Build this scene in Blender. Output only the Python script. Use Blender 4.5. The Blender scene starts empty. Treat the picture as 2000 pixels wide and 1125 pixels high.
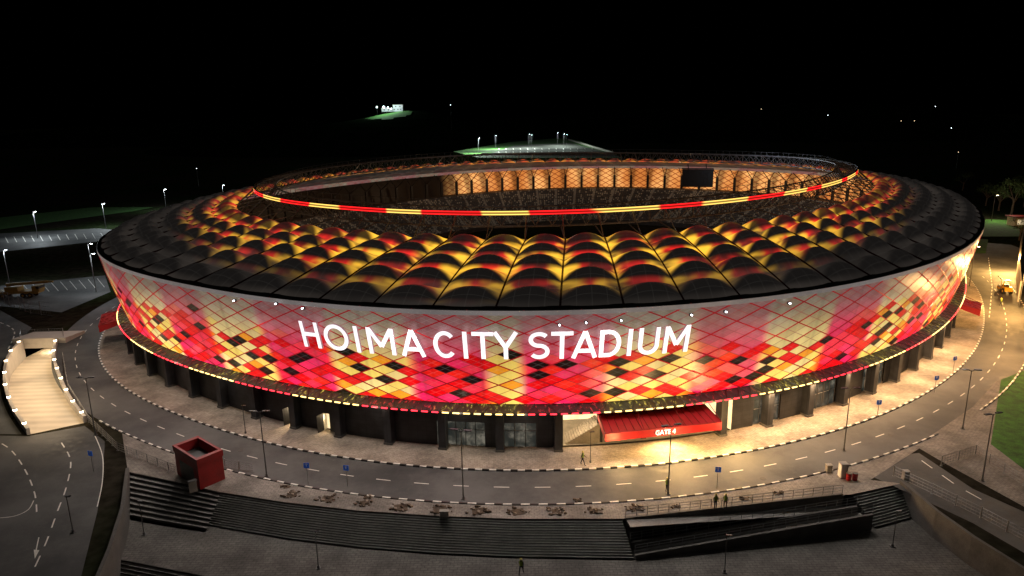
import bpy, bmesh, math, random
import numpy as np
from mathutils import Vector, Matrix
from mathutils.geometry import tessellate_polygon
random.seed(7)
rnd = random.random
sc = bpy.context.scene
COL = sc.collection
TAU = 2*math.pi

# ------------------------------------------------------------------ camera
EYE = 40.0; PITCH = 0.2462; ROLL = -0.0153; FPX = 1352.1
cam_d = bpy.data.cameras.new("camera"); cam = bpy.data.objects.new("camera", cam_d); COL.objects.link(cam)
cam_d.sensor_width = 36; cam_d.lens = 36*FPX/2000; cam_d.clip_end = 6000; cam_d.clip_start = 0.5
cp, sp = math.cos(PITCH), math.sin(PITCH); cr, sr = math.cos(ROLL), math.sin(ROLL)
F = Vector((0, cp, -sp)); R0 = Vector((1, 0, 0)); U0 = Vector((0, sp, cp))
X = R0*cr+U0*sr; Y = -R0*sr+U0*cr; Z = -F
cam.matrix_world = Matrix(((X.x, Y.x, Z.x, 0), (X.y, Y.y, Z.y, 0), (X.z, Y.z, Z.z, EYE), (0, 0, 0, 1)))
sc.camera = cam

def site(u, v, z=0.0):
    """image pixel reading -> metric position on the level z"""
    a, b = u-1000, v-562.5
    uu = (a*cr+b*sr)/FPX; vv = -(-a*sr+b*cr)/FPX
    fy = cp+vv*sp; fz = -sp+vv*cp
    k = (z-EYE)/fz
    return Vector((uu*k, fy*k, z))

# ------------------------------------------------------------------ materials
class N:
    def __init__(s, name):
        s.m = bpy.data.materials.new(name); s.m.use_nodes = True
        s.t = s.m.node_tree; s.n = s.t.nodes; s.l = s.t.links
        s.b = s.n["Principled BSDF"]
    def v(s, sock, val):
        if isinstance(val, bpy.types.NodeSocket): s.l.new(val, sock)
        elif isinstance(val, (tuple, list)):
            sock.default_value = tuple(val)+((1,) if len(val) == 3 and sock.type == 'RGBA' else ())
        else: sock.default_value = val
    def M(s, op, a, b=0.0, c=None, clamp=False):
        n = s.n.new("ShaderNodeMath"); n.operation = op; n.use_clamp = clamp
        s.v(n.inputs[0], a); s.v(n.inputs[1], b)
        if c is not None: s.v(n.inputs[2], c)
        return n.outputs[0]
    def mix(s, f, a, b, bt='MIX'):
        n = s.n.new("ShaderNodeMix"); n.data_type = 'RGBA'; n.blend_type = bt
        s.v(n.inputs[0], f); s.v(n.inputs[6], a); s.v(n.inputs[7], b)
        return n.outputs[2]
    def ss(s, x, lo, hi, a=0., b=1.):
        n = s.n.new("ShaderNodeMapRange"); n.interpolation_type = 'SMOOTHSTEP'
        s.v(n.inputs[0], x); s.v(n.inputs[1], lo); s.v(n.inputs[2], hi); s.v(n.inputs[3], a); s.v(n.inputs[4], b)
        return n.outputs[0]
    def noise(s, scale, detail=4, vec=None, rough=.55):
        n = s.n.new("ShaderNodeTexNoise"); n.inputs["Scale"].default_value = scale
        n.inputs["Detail"].default_value = detail; n.inputs["Roughness"].default_value = rough
        if vec is None: vec = s.geo()
        s.l.new(vec, n.inputs["Vector"]); return n.outputs["Fac"]
    def geo(s):
        if not hasattr(s, '_g'): s._g = s.n.new("ShaderNodeNewGeometry").outputs["Position"]
        return s._g
    def uv(s):
        n = s.n.new("ShaderNodeUVMap"); x = s.n.new("ShaderNodeSeparateXYZ"); s.l.new(n.outputs[0], x.inputs[0])
        return x.outputs[0], x.outputs[1], n.outputs[0]
    def mapv(s, vec, sx, sy):
        mp = s.n.new("ShaderNodeMapping"); s.l.new(vec, mp.inputs[0]); mp.inputs["Scale"].default_value = (sx, sy, 1); return mp.outputs[0]
    def scl(s, c, k):
        n = s.n.new("ShaderNodeVectorMath"); n.operation = 'SCALE'
        s.v(n.inputs[0], c) if isinstance(c, bpy.types.NodeSocket) else setattr(n.inputs[0], 'default_value', c)
        s.v(n.inputs[3], k); return n.outputs[0]
    def emit(s, c, k=1.0):
        s.v(s.b.inputs["Emission Color"], c); s.v(s.b.inputs["Emission Strength"], k)

def mat(name, col, rough=.7, metal=0, em=None, ek=0, var=.35, scale=1.5, bump=0.0):
    q = N(name)
    f = q.noise(scale, 5); g = q.noise(scale*9, 3)
    h = q.M('ADD', q.M('MULTIPLY', f, .65), q.M('MULTIPLY', g, .35))
    k = q.ss(h, .3, .7, 1-var, 1+var)
    q.v(q.b.inputs["Base Color"], q.scl(col, k))
    q.v(q.b.inputs["Roughness"], q.ss(f, .3, .7, max(0.05, rough-.12), min(1, rough+.1)))
    q.b.inputs["Metallic"].default_value = metal
    if em: q.emit(q.scl(em, q.ss(f, .3, .7, .85, 1.15)), ek)
    if bump:
        b = q.n.new("ShaderNodeBump"); b.inputs["Strength"].default_value = bump; b.inputs["Distance"].default_value = .05
        q.l.new(g, b.inputs["Height"]); q.l.new(b.outputs[0], q.b.inputs["Normal"])
    return q.m

def asphalt():
    q = N("asphalt"); a = q.noise(.10, 5); b = q.noise(1.3, 5); c = q.noise(25, 2)
    h = q.M('ADD', q.M('ADD', q.M('MULTIPLY', a, .55), q.M('MULTIPLY', b, .27)), q.M('MULTIPLY', c, .18))
    q.v(q.b.inputs["Base Color"], q.mix(q.ss(h, .38, .62), (.038, .040, .042), (.128, .128, .124)))
    q.v(q.b.inputs["Roughness"], q.ss(b, .3, .7, .6, .9)); return q.m
def paving(name, c1, c2, s=1.2):
    q = N(name); n = q.n.new("ShaderNodeTexBrick"); q.l.new(q.geo(), n.inputs["Vector"])
    n.inputs["Scale"].default_value = s; n.inputs["Color1"].default_value = c1+(1,); n.inputs["Color2"].default_value = c2+(1,)
    n.inputs["Mortar"].default_value = tuple(x*.45 for x in c1)+(1,); n.inputs["Mortar Size"].default_value = .02
    a = q.noise(.25, 5); b = q.noise(3, 4)
    k = q.M('MULTIPLY', q.ss(a, .3, .7, .6, 1.2), q.ss(b, .3, .7, .78, 1.14))
    q.v(q.b.inputs["Base Color"], q.scl(n.outputs[0], k)); q.b.inputs["Roughness"].default_value = .8; return q.m
def soil():
    q = N("terrain_ground"); a = q.noise(.02, 6); b = q.noise(.6, 6)
    c = q.mix(q.ss(a, .4, .6), (.030, .026, .019), (.018, .028, .011))
    q.v(q.b.inputs["Base Color"], q.scl(c, q.ss(b, .3, .7, .6, 1.3))); q.b.inputs["Roughness"].default_value = 1; q.b.inputs["Specular IOR Level"].default_value = 0
    return q.m
M_ASPH = asphalt()
M_PAVE = paving("paving_stone", (.44, .37, .30), (.36, .30, .245))
M_PAVE2 = paving("plaza_paving", (.30, .265, .23), (.245, .218, .19), .9)
M_PAVE3 = paving("lower_paving", (.14, .13, .118), (.115, .107, .097), .7)
M_SOIL = soil()
M_HILL = mat("hill_scrub", (.006, .010, .005), 1, var=.5, scale=.05); M_HILL.node_tree.nodes["Principled BSDF"].inputs["Specular IOR Level"].default_value = 0
M_GRASS = mat("grass", (.045, .15, .020), 1, var=.6, scale=.8)
M_WHITE = mat("white_paint", (.80, .78, .72), .6, var=.15, scale=3)
M_BLACK = mat("black_paint", (.015, .015, .015), .5, var=.3)
M_CONC = mat("concrete", (.30, .28, .25), .85, var=.25, scale=.9, bump=.2)
M_CONCM = mat("step_concrete", (.27, .258, .24), .85, var=.3, scale=.6)
M_RISER = mat("step_riser", (.065, .062, .058), .85, var=.3, scale=.6)
M_CONCD = mat("dark_concrete", (.095, .09, .083), .85, var=.35, scale=.9, bump=.2)
M_STEEL = mat("grey_steel", (.26, .26, .26), .45, .5, var=.2)
M_TRUSS = mat("truss_steel", (.24, .24, .25), .5, .4, var=.2)
M_POLE = mat("pole_steel", (.12, .12, .12), .45, .5, var=.2)
M_STEELD = mat("dark_steel", (.06, .058, .055), .5, .4, var=.2)
M_RED = mat("red_panel", (.46, .014, .020), .5, var=.15, scale=.7)
M_RED2 = mat("red_cladding", (.25, .010, .010), .55, var=.25, scale=.7)
M_YEL = mat("yellow_paint", (.65, .38, .03), .45, var=.2)
M_YELD = mat("dark_yellow_paint", (.24, .15, .025), .6, var=.3)  # darker, rougher yellow for the crane
M_BLUE = mat("blue_sign", (.02, .10, .45), .4, em=(.03, .12, .5), ek=.15, var=.1)
M_RUBBER = mat("rubber", (.02, .02, .02), .85, var=.2)
M_TEXTW = mat("white_letter", (.9, .9, .9), .4, em=(1, .90, .95), ek=1.2, var=.02)
M_TEXTG = mat("gate_letter", (.9, .9, .9), .4, em=(1, .95, .95), ek=.7, var=.02)
M_LETSIDE = mat("letter_return", (.35, .3, .32), .5, em=(.8, .4, .5), ek=.3)
M_LAMPC = mat("cool_lamp", (.9, .9, .9), .4, em=(.8, .93, 1), ek=25, var=.02)
M_TOWNC = mat("town_lamp", (.9, .9, .9), .4, em=(.8, .93, 1), ek=6, var=.02)
M_TOWNW = mat("warm_town_lamp", (.9, .9, .9), .4, em=(1, .75, .45), ek=3.5, var=.02)
M_FLOODC = mat("flood_lens", (.9, .9, .9), .4, em=(.9, .93, 1), ek=7, var=.02)
M_LAMPW = mat("warm_lamp", (.9, .9, .9), .4, em=(1, .78, .48), ek=12, var=.02)
M_HEADOFF = mat("lamp_housing", (.05, .05, .055), .35, .3, var=.1)
M_PALEEDGE = mat("pale_rim_fascia", (.45, .42, .40), .5, em=(.36, .32, .31), ek=.38, var=.3, scale=.1)  # faint emission stands in for light on the rim edge

def dark_panel():
    q = N("dark_wall_panel"); u, v, vec = q.uv()
    fu = q.M('FRACT', q.M('DIVIDE', u, 1.22)); fv = q.M('FRACT', q.M('DIVIDE', v, .62))
    l1 = q.M('LESS_THAN', fu, .03); l2 = q.M('LESS_THAN', fv, .05)
    ln = q.M('MAXIMUM', l1, l2); n = q.noise(.8, 4)
    c = q.scl((.026, .028, .034), q.ss(n, .3, .7, .7, 1.4))
    q.v(q.b.inputs["Base Color"], q.mix(ln, c, (.008, .008, .009))); q.b.inputs["Roughness"].default_value = .5
    return q.m
M_DARKP = dark_panel()

def glass():
    q = N("shopfront_glass"); n = q.noise(.5, 4); n2 = q.noise(2.2, 3)
    k = q.M('MULTIPLY', q.ss(n, .42, .68), q.ss(n2, .35, .65, .4, 1.2))
    q.v(q.b.inputs["Base Color"], (.03, .035, .035)); q.b.inputs["Roughness"].default_value = .12
    q.emit(q.mix(k, (.025, .03, .027), (.26, .24, .19)), .6); return q.m
M_GLASS = glass()
M_FRAME = mat("window_frame", (.12, .12, .12), .4, .5)
M_LITIN = mat("lit_interior", (.8, .7, .55), .8, em=(1, .78, .45), ek=1.0, var=.4, scale=.9)

PINK_S, PER = 353.0, 21.0
CELLW = 643.7/200; NROW = 18
def pinkness(q, U):
    ph = q.M('MULTIPLY', q.M('SUBTRACT', U, PINK_S), TAU/PER)
    return q.M('ADD', q.M('MULTIPLY', q.M('COSINE', ph), .5), .5)
def facade_mat(cellw):
    q = N("membrane_painted_wash"); U, V, vec = q.uv()
    at = q.n.new("ShaderNodeAttribute"); at.attribute_name = "tint"; tint = at.outputs["Color"]
    nz = q.noise(1.0, 2, q.mapv(vec, .16, .8)); nz2 = q.noise(1.0, 3, q.mapv(vec, 1.6, .8), .5)
    pk = q.M('ADD', pinkness(q, U), q.M('MULTIPLY', q.M('SUBTRACT', nz, .5), .5))
    k = q.ss(pk, .38, .66)
    wash = q.mix(k, (1.0, .77, .27), (1.0, .010, .12))  # pink and yellow uplight wash painted into the emission colour
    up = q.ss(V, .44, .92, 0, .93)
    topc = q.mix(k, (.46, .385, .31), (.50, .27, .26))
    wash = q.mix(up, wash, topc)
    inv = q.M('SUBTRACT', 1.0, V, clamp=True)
    inten = q.M('ADD', q.M('MULTIPLY', q.M('POWER', inv, 1.25), .85), .32)  # uplight falloff with height painted in, brightest at the foot
    st = q.M('POWER', q.M('ABSOLUTE', q.M('COSINE', q.M('MULTIPLY', q.M('SUBTRACT', U, PINK_S), math.pi/5.25))), 3.0)  # hot streaks of the uplights painted above the base
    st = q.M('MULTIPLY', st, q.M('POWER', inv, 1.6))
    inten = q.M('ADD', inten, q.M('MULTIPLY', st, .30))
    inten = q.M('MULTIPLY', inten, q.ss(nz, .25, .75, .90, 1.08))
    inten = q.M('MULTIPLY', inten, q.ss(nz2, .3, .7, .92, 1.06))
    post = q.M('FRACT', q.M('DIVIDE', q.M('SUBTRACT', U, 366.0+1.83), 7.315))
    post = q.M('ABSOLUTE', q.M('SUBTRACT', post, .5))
    inten = q.M('MULTIPLY', inten, q.ss(post, .0, .07, .82, 1))  # posts behind the backlit membrane painted as dimmer stripes
    a = q.M('ADD', q.M('DIVIDE', q.M('SUBTRACT', U, 366.0), cellw), q.M('MULTIPLY', V, NROW/2))
    b = q.M('SUBTRACT', q.M('DIVIDE', q.M('SUBTRACT', U, 366.0), cellw), q.M('MULTIPLY', V, NROW/2))
    def near(x, w): 
        return q.M('LESS_THAN', q.M('SUBTRACT', .5, q.M('ABSOLUTE', q.M('SUBTRACT', q.M('FRACT', x), .5))), w)
    ln = q.M('MAXIMUM', near(a, .030), near(b, .030))
    fine = q.M('MAXIMUM', near(q.M('MULTIPLY', a, 2), .03), near(q.M('MULTIPLY', b, 2), .03))
    col = q.mix(1.0, wash, tint, 'MULTIPLY')
    col = q.scl(col, inten)
    col = q.mix(q.M('MULTIPLY', fine, .10), col, (.7, .7, .65))
    col = q.mix(q.M('MULTIPLY', ln, .8), col, (.22, .008, .015))
    q.v(q.b.inputs["Base Color"], q.scl(tint, .15)); q.b.inputs["Roughness"].default_value = .35
    q.emit(col, 1.0); return q.m

def inner_mat():
    q = N("lining_painted_amber_glow"); U, V, vec = q.uv()  # amber light on the inner wall painted as emission
    a = q.M('ADD', q.M('DIVIDE', U, 3.66), q.M('MULTIPLY', V, 4)); b = q.M('SUBTRACT', q.M('DIVIDE', U, 3.66), q.M('MULTIPLY', V, 4))
    def near(x, w): return q.M('LESS_THAN', q.M('SUBTRACT', .5, q.M('ABSOLUTE', q.M('SUBTRACT', q.M('FRACT', x), .5))), w)
    ln = q.M('MAXIMUM', near(a, .07), near(b, .07)); n = q.noise(.08, 4)
    c = q.mix(q.ss(n, .35, .65), (.95, .30, .06), (.95, .46, .14))
    c = q.mix(ln, c, (.32, .05, .01))
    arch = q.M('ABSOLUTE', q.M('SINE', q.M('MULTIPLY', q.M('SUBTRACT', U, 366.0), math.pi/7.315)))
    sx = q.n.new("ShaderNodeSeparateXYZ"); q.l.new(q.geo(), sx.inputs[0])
    east = q.ss(sx.outputs[0], -27, -16, .0, 1)  # painted glow fades out on the western part
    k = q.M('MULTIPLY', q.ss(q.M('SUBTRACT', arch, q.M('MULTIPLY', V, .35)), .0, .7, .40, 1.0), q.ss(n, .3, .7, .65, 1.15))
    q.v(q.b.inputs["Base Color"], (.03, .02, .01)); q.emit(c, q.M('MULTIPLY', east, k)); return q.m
M_INNER = inner_mat()

def roof_mat():
    q = N("roof_membrane_painted_glow"); U, V, vec = q.uv()
    fu = q.M('ABSOLUTE', q.M('MULTIPLY', q.M('SUBTRACT', q.M('FRACT', U), .5), 2))
    fv = q.M('FRACT', V)
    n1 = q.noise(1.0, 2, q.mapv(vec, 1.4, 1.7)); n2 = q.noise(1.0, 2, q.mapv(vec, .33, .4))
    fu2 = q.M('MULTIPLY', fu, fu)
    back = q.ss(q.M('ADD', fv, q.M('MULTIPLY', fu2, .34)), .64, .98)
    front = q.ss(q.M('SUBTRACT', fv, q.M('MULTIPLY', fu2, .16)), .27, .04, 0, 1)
    g0 = q.M('MAXIMUM', back, front)  # light from below painted as emission in valleys between the domes
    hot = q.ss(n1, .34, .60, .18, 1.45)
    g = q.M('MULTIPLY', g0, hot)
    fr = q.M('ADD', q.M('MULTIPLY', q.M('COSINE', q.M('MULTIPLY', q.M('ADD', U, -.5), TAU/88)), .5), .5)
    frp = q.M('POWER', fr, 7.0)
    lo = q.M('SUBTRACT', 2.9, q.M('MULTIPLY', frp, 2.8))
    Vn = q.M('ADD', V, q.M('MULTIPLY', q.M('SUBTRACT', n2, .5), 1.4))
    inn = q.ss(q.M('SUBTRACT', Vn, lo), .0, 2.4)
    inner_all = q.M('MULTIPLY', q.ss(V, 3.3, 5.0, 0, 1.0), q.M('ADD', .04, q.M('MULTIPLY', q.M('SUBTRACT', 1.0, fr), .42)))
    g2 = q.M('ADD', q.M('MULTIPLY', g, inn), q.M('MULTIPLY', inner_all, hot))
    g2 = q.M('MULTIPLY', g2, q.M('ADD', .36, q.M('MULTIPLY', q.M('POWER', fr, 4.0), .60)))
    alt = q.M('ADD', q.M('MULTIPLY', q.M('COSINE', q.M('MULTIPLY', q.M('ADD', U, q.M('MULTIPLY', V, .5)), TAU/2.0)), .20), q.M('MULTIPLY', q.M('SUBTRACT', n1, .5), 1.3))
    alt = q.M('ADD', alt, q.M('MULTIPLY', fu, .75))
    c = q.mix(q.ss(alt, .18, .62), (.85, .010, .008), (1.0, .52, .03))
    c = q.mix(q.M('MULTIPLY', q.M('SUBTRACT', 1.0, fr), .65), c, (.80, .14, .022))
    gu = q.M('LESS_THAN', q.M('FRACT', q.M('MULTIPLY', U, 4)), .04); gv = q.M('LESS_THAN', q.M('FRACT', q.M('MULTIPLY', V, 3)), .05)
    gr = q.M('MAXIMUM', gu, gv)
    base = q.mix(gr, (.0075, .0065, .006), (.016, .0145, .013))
    base = q.mix(1.0, base, q.scl((.022, .018, .015), q.M('MULTIPLY', g0, q.ss(n2, .3, .7, .2, 1.0))), 'ADD')  # faint grey self-glow painted along the valleys to lift the fabric
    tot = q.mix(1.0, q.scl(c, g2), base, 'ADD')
    q.v(q.b.inputs["Base Color"], (.07, .066, .062)); q.b.inputs["Roughness"].default_value = .5
    q.emit(tot, 1.0); return q.m
M_ROOF = roof_mat()

def band_mat():
    q = N("colour_light_band"); U, V, vec = q.uv()
    n = q.noise(.05, 1, vec); st = q.M('FRACT', q.M('ADD', q.M('DIVIDE', U, 24.0), q.M('MULTIPLY', n, .8)))
    red = q.ss(q.M('ABSOLUTE', q.M('SUBTRACT', st, .5)), .23, .27)
    c = q.mix(red, (1.0, .62, .12), (1.0, .012, .015))
    ed = q.M('ABSOLUTE', q.M('SUBTRACT', V, .5))
    k = q.ss(ed, .12, .36, .30, 2.0)
    q.v(q.b.inputs["Base Color"], (.1, .03, .02)); q.emit(c, k); return q.m
M_BAND = band_mat()
M_TRED = mat("red_tube", (.5, .02, .02), .4, em=(1, .03, .05), ek=3.5, var=.05)
M_TYEL = mat("yellow_tube", (.5, .4, .1), .4, em=(1, .68, .22), ek=3.5, var=.05)
M_LATT = mat("red_lattice", (.45, .015, .02), .4, em=(.42, .012, .02), ek=.5, var=.5, scale=.3)  # emission paints the facade wash onto the lattice bars
def canopy_mat():
    q = N("canopy_painted_glints"); U, V, vec = q.uv()
    n = q.noise(1.0, 3, q.mapv(vec, 2.2, 1.6), .7)
    k = q.ss(pinkness(q, U), .35, .65)
    c = q.mix(k, (.9, .7, .1), (.9, .03, .04))
    q.v(q.b.inputs["Base Color"], (.03, .03, .03)); q.emit(c, q.ss(n, .54, .72, .02, .8)); return q.m  # coloured glints painted as emission speckle
M_CAN = canopy_mat()
def seats_mat():
    q = N("seat_rows"); U, V, vec = q.uv()
    cell = q.n.new("ShaderNodeCombineXYZ"); q.v(cell.inputs[0], q.M('FLOOR', q.M('MULTIPLY', U, 1.0))); q.v(cell.inputs[1], q.M('FLOOR', V))
    w = q.n.new("ShaderNodeTexWhiteNoise"); q.l.new(cell.outputs[0], w.inputs["Vector"])
    n = q.noise(.05, 3)
    r = q.M('ADD', w.outputs["Value"], q.M('MULTIPLY', q.M('SUBTRACT', n, .5), 1.2))
    g = q.M('MULTIPLY', q.M('LESS_THAN', q.M('FRACT', U), .62), q.M('LESS_THAN', q.M('FRACT', V), .5))
    c = q.mix(q.M('GREATER_THAN', r, .66), (.06, .05, .042), (.30, .25, .18))
    aisle = q.M('LESS_THAN', q.M('FRACT', q.M('DIVIDE', U, 9.0)), .12)
    c = q.mix(g, (.035, .031, .028), c); c = q.mix(aisle, c, (.20, .17, .13))
    q.v(q.b.inputs["Base Color"], c); q.emit(c, .10); return q.m  # seats given a weak self-glow to brighten the stands
M_SEATS = seats_mat()

# ------------------------------------------------------------------ mesh helpers
class MB:
    def __init__(s): s.v = []; s.f = []; s.mi = []; s.uv = []
    def face(s, pts, mi=0, uv=None):
        b = len(s.v); s.v += [tuple(p) for p in pts]; s.f.append(list(range(b, b+len(pts)))); s.mi.append(mi)
        s.uv.append(uv if uv else [(p[0], p[1]) for p in pts])
    def box(s, c, size, mi=0, rz=0., rx=0., ry=0.):
        m = Matrix.Translation(Vector(c)) @ Matrix.Rotation(rz, 4, 'Z') @ Matrix.Rotation(ry, 4, 'Y') @ Matrix.Rotation(rx, 4, 'X')
        x, y, z = [a/2 for a in size]
        P = [m @ Vector(q) for q in ((-x, -y, -z), (x, -y, -z), (x, y, -z), (-x, y, -z), (-x, -y, z), (x, -y, z), (x, y, z), (-x, y, z))]
        s.hexa(P, mi)
    def hexa(s, P, mi=0):
        for q in ((0, 3, 2, 1), (4, 5, 6, 7), (0, 1, 5, 4), (1, 2, 6, 5), (2, 3, 7, 6), (3, 0, 4, 7)):
            s.face([P[i] for i in q], mi)
    def tube(s, a, b, r0, r1=None, n=6, mi=0, cap=True):
        a, b = Vector(a), Vector(b); r1 = r0 if r1 is None else r1
        d = (b-a).normalized(); up = Vector((0, 0, 1)) if abs(d.z) < .95 else Vector((1, 0, 0))
        x = d.cross(up).normalized(); y = d.cross(x)
        A = [a+(x*math.cos(TAU*i/n)+y*math.sin(TAU*i/n))*r0 for i in range(n)]
        B = [b+(x*math.cos(TAU*i/n)+y*math.sin(TAU*i/n))*r1 for i in range(n)]
        for i in range(n):
            j = (i+1) % n; s.face([A[i], A[j], B[j], B[i]], mi)
        if cap: s.face(A[::-1], mi); s.face(B, mi)
    def path(s, pts, r, n=6, mi=0):
        for a, b in zip(pts[:-1], pts[1:]): s.tube(a, b, r, r, n, mi)
    def build(s, name, mats, parent=None, smooth=False, merge=False):
        me = bpy.data.meshes.new(name); me.from_pydata(s.v, [], s.f)
        for m in mats: me.materials.append(m)
        me.polygons.foreach_set("material_index", s.mi)
        uvl = me.uv_layers.new(name="UVMap"); flat = [c for f in s.uv for p in f for c in p]
        uvl.data.foreach_set("uv", flat)
        if merge:
            bm = bmesh.new(); bm.from_mesh(me); bmesh.ops.remove_doubles(bm, verts=bm.verts, dist=.001); bm.to_mesh(me); bm.free()
        if smooth: me.polygons.foreach_set("use_smooth", [True]*len(me.polygons))
        me.update()
        o = bpy.data.objects.new(name, me); COL.objects.link(o)
        if parent: o.parent = parent
        return o

def tag(o, label, cat, group=None):
    o["label"] = label; o["category"] = cat
    if group: o["group"] = group
    return o
def struct(o): o["kind"] = "structure"; return o
def empty(name, loc=(0, 0, 0)):
    e = bpy.data.objects.new(name, None); e.location = loc; e.empty_display_size = .5; COL.objects.link(e); return e
def dup(root, loc, rz=0., scale=1.):
    def cpy(o, par):
        c = o.copy(); COL.objects.link(c)
        if par: c.parent = par
        for ch in o.children: cpy(ch, c)
        return c
    c = cpy(root, None); c.location = loc; c.rotation_euler = (0, 0, rz); c.scale = (scale,)*3
    return c
def poly_sheet(name, outer, mat_, z=None, holes=(), kind=True):
    loops = [[Vector(p) for p in outer]]+[[Vector(p) for p in h] for h in holes]
    if z is not None:
        for l in loops:
            for p in l: p.z = z
    flat = [p for l in loops for p in l]; tris = tessellate_polygon(loops)
    me = bpy.data.meshes.new(name); F2 = []
    for t in tris:
        a, b, c = [flat[i] for i in t]
        F2.append(t if (b-a).cross(c-a).z > 0 else t[::-1])
    me.from_pydata([tuple(p) for p in flat], [], F2); me.materials.append(mat_); me.update()
    o = bpy.data.objects.new(name, me); COL.objects.link(o)
    if kind: struct(o)
    return o
def light(name, kind, loc, energy, col, size=.3, aim=None, spot=None, parent=None):
    d = bpy.data.lights.new(name, kind); d.energy = energy; d.color = col
    if kind == 'AREA': d.size = size
    else: d.shadow_soft_size = size
    if spot: d.spot_size = math.radians(spot); d.spot_blend = .6
    o = bpy.data.objects.new(name, d); COL.objects.link(o); o.location = loc
    if aim is not None:
        o.rotation_euler = (Vector(aim)-Vector(loc)).to_track_quat('-Z', 'Y').to_euler()
    return o

# ------------------------------------------------------------------ stadium plan curves
CX, CY, EA, EB, PHI, EN = 17.076, 182.5, 110.4913, 89.5224, .997, 2.2462
def superell(a, b, n, cx, cy, phi):
    t = np.linspace(0, TAU, 7201)[:-1]; c, s = np.cos(t), np.sin(t)
    x = a*np.sign(c)*abs(c)**(2/n); y = b*np.sign(s)*abs(s)**(2/n)
    S = np.concatenate([[0], np.cumsum(np.hypot(np.diff(x), np.diff(y)))]); tot = S[-1]+math.hypot(x[-1]-x[0], y[-1]-y[0])
    cf, sf = math.cos(phi), math.sin(phi)
    X_ = cx+x*cf-y*sf; Y_ = cy+x*sf+y*cf
    k = 12
    dx = np.roll(X_, -k)-np.roll(X_, k); dy = np.roll(Y_, -k)-np.roll(Y_, k); L = np.hypot(dx, dy)
    return dict(x=X_, y=Y_, nx=dy/L, ny=-dx/L, S=S, tot=tot, t=t)
RIM = superell(EA, EB, EN, CX, CY, PHI)
RING = superell(80.776, 65.984, 2.2281, CX-.82, CY+.32, PHI)
PERIM = RIM['tot']
def idx_s(s): return float(np.interp(s % PERIM, np.append(RIM['S'], PERIM), np.arange(7201))) % 7200
def at(C, i, off=0., z=0.):
    i0 = int(i) % 7200; i1 = (i0+1) % 7200; f = i-int(i)
    g = lambda k: C[k][i0]*(1-f)+C[k][i1]*f
    return Vector((g('x')+g('nx')*off, g('y')+g('ny')*off, z))
def rim(s, off=0., z=0.): return at(RIM, idx_s(s), off, z)
def rimn(s):
    a = rim(s); b = rim(s, 1.); return (b-a).normalized()
def ringz(i): return 25.86-.49*math.cos(2*TAU*i/7200)
def ring(s, off=0., dz=0.):
    i = idx_s(s); return at(RING, i, off, ringz(i)+dz)
NB = 88; BAY = PERIM/NB; S0 = 366.0
ZR = 18.6; ZB = 6.0
def foff(v): return -3.0*(1-v)**1.25
def fac(s, v, extra=0.): return rim(s, foff(v)+extra, ZB+(ZR-ZB)*v)

stadium = empty("stadium", (CX, CY, 0))
tag(stadium, "oval stadium with lit diamond facade and ribbed membrane roof", "stadium")
PARTS = []
def part(mb, name, mats, parent=None, smooth=False, merge=False):
    o = mb.build(name, mats, smooth=smooth, merge=merge); PARTS.append((o, parent)); return o

# facade of diamond panels
random.seed(21)
NI = 400; step = PERIM/NI
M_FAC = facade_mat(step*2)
me = MB(); tints = []
WH = (.95, .92, .90)
KB, KR, KO, KY, KW = (.010, .010, .010), (.85, .012, .03), (1, .45, .06), (1, .90, .48), WH
blocks = {}
def pick(i, j):
    v = j/NROW; s = S0+i*step; ss_ = (s % PERIM)
    side = 1 if (ss_ > 415 or ss_ < 325) else 0
    lim = .56+.08*math.sin(i*.17)+.05*math.sin(i*.41+1)+(.14 if side else 0)
    r_ = .86+.18*rnd(); w = tuple(x*r_ for x in (WH if rnd() < .75 else (.95, .87, .80)))
    p_, q_ = (i+j-1)//2, (i-j-1)//2; bk = (p_//3, q_//3)
    if bk not in blocks:
        L = [KB, KR, KR, KO, KY, KY, KY, KW, KW] if rnd() < .8 else [KB, KB, KR, KR, KY, KY, KO, KW, KW]
        random.shuffle(L); blocks[bk] = L
    c = blocks[bk][(p_ % 3)*3+q_ % 3]
    if v > lim: return w
    if v < .1 and c is KB and rnd() < .6: return KY
    if c is KW: return w
    dens = min(1, (lim-v)*5+.35)
    return c if rnd() < dens else w
for j in range(0, NROW+1):
    for i in range(NI):
        if (i+j) % 2 == 0: continue
        cs = [(i-1, j), (i, j-1), (i+1, j), (i, j+1)]
        cs = [(a, b) for a, b in cs if 0 <= b <= NROW]
        pts = [fac(S0+a*step, b/NROW) for a, b in cs]
        c = pick(i, j)
        me.face(pts, 0, [((S0+a*step), b/NROW) for a, b in cs]); tints.append((c, len(cs)))
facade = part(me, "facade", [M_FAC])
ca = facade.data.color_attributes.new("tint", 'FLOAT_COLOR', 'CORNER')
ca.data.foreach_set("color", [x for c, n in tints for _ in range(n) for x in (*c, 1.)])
mb = MB()
for i0 in range(0, NI, 4):
    for sg in (1, -1):
        pr = None
        for j in range(0, NROW+1):
            s = S0+(i0+sg*j)*step; c = fac(s, j/NROW, .09); w = .075
            up = Vector((0, 0, w))
            if pr: mb.face([pr-up, c-up, c+up, pr+up], 0)
            pr = c
part(mb, "lattice_frame", [M_LATT])
mb = MB()
for k in range(NB*2):
    s, s2 = S0+k*BAY/2, S0+(k+1)*BAY/2
    mb.face([rim(s, -5, 10.3), rim(s2, -5, 10.3), rim(s2, -3, 17.9), rim(s, -3, 17.9)], 0, [(s, 0), (s2, 0), (s2, 1), (s, 1)])
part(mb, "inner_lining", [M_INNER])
mb = MB(); n = 352
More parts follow.
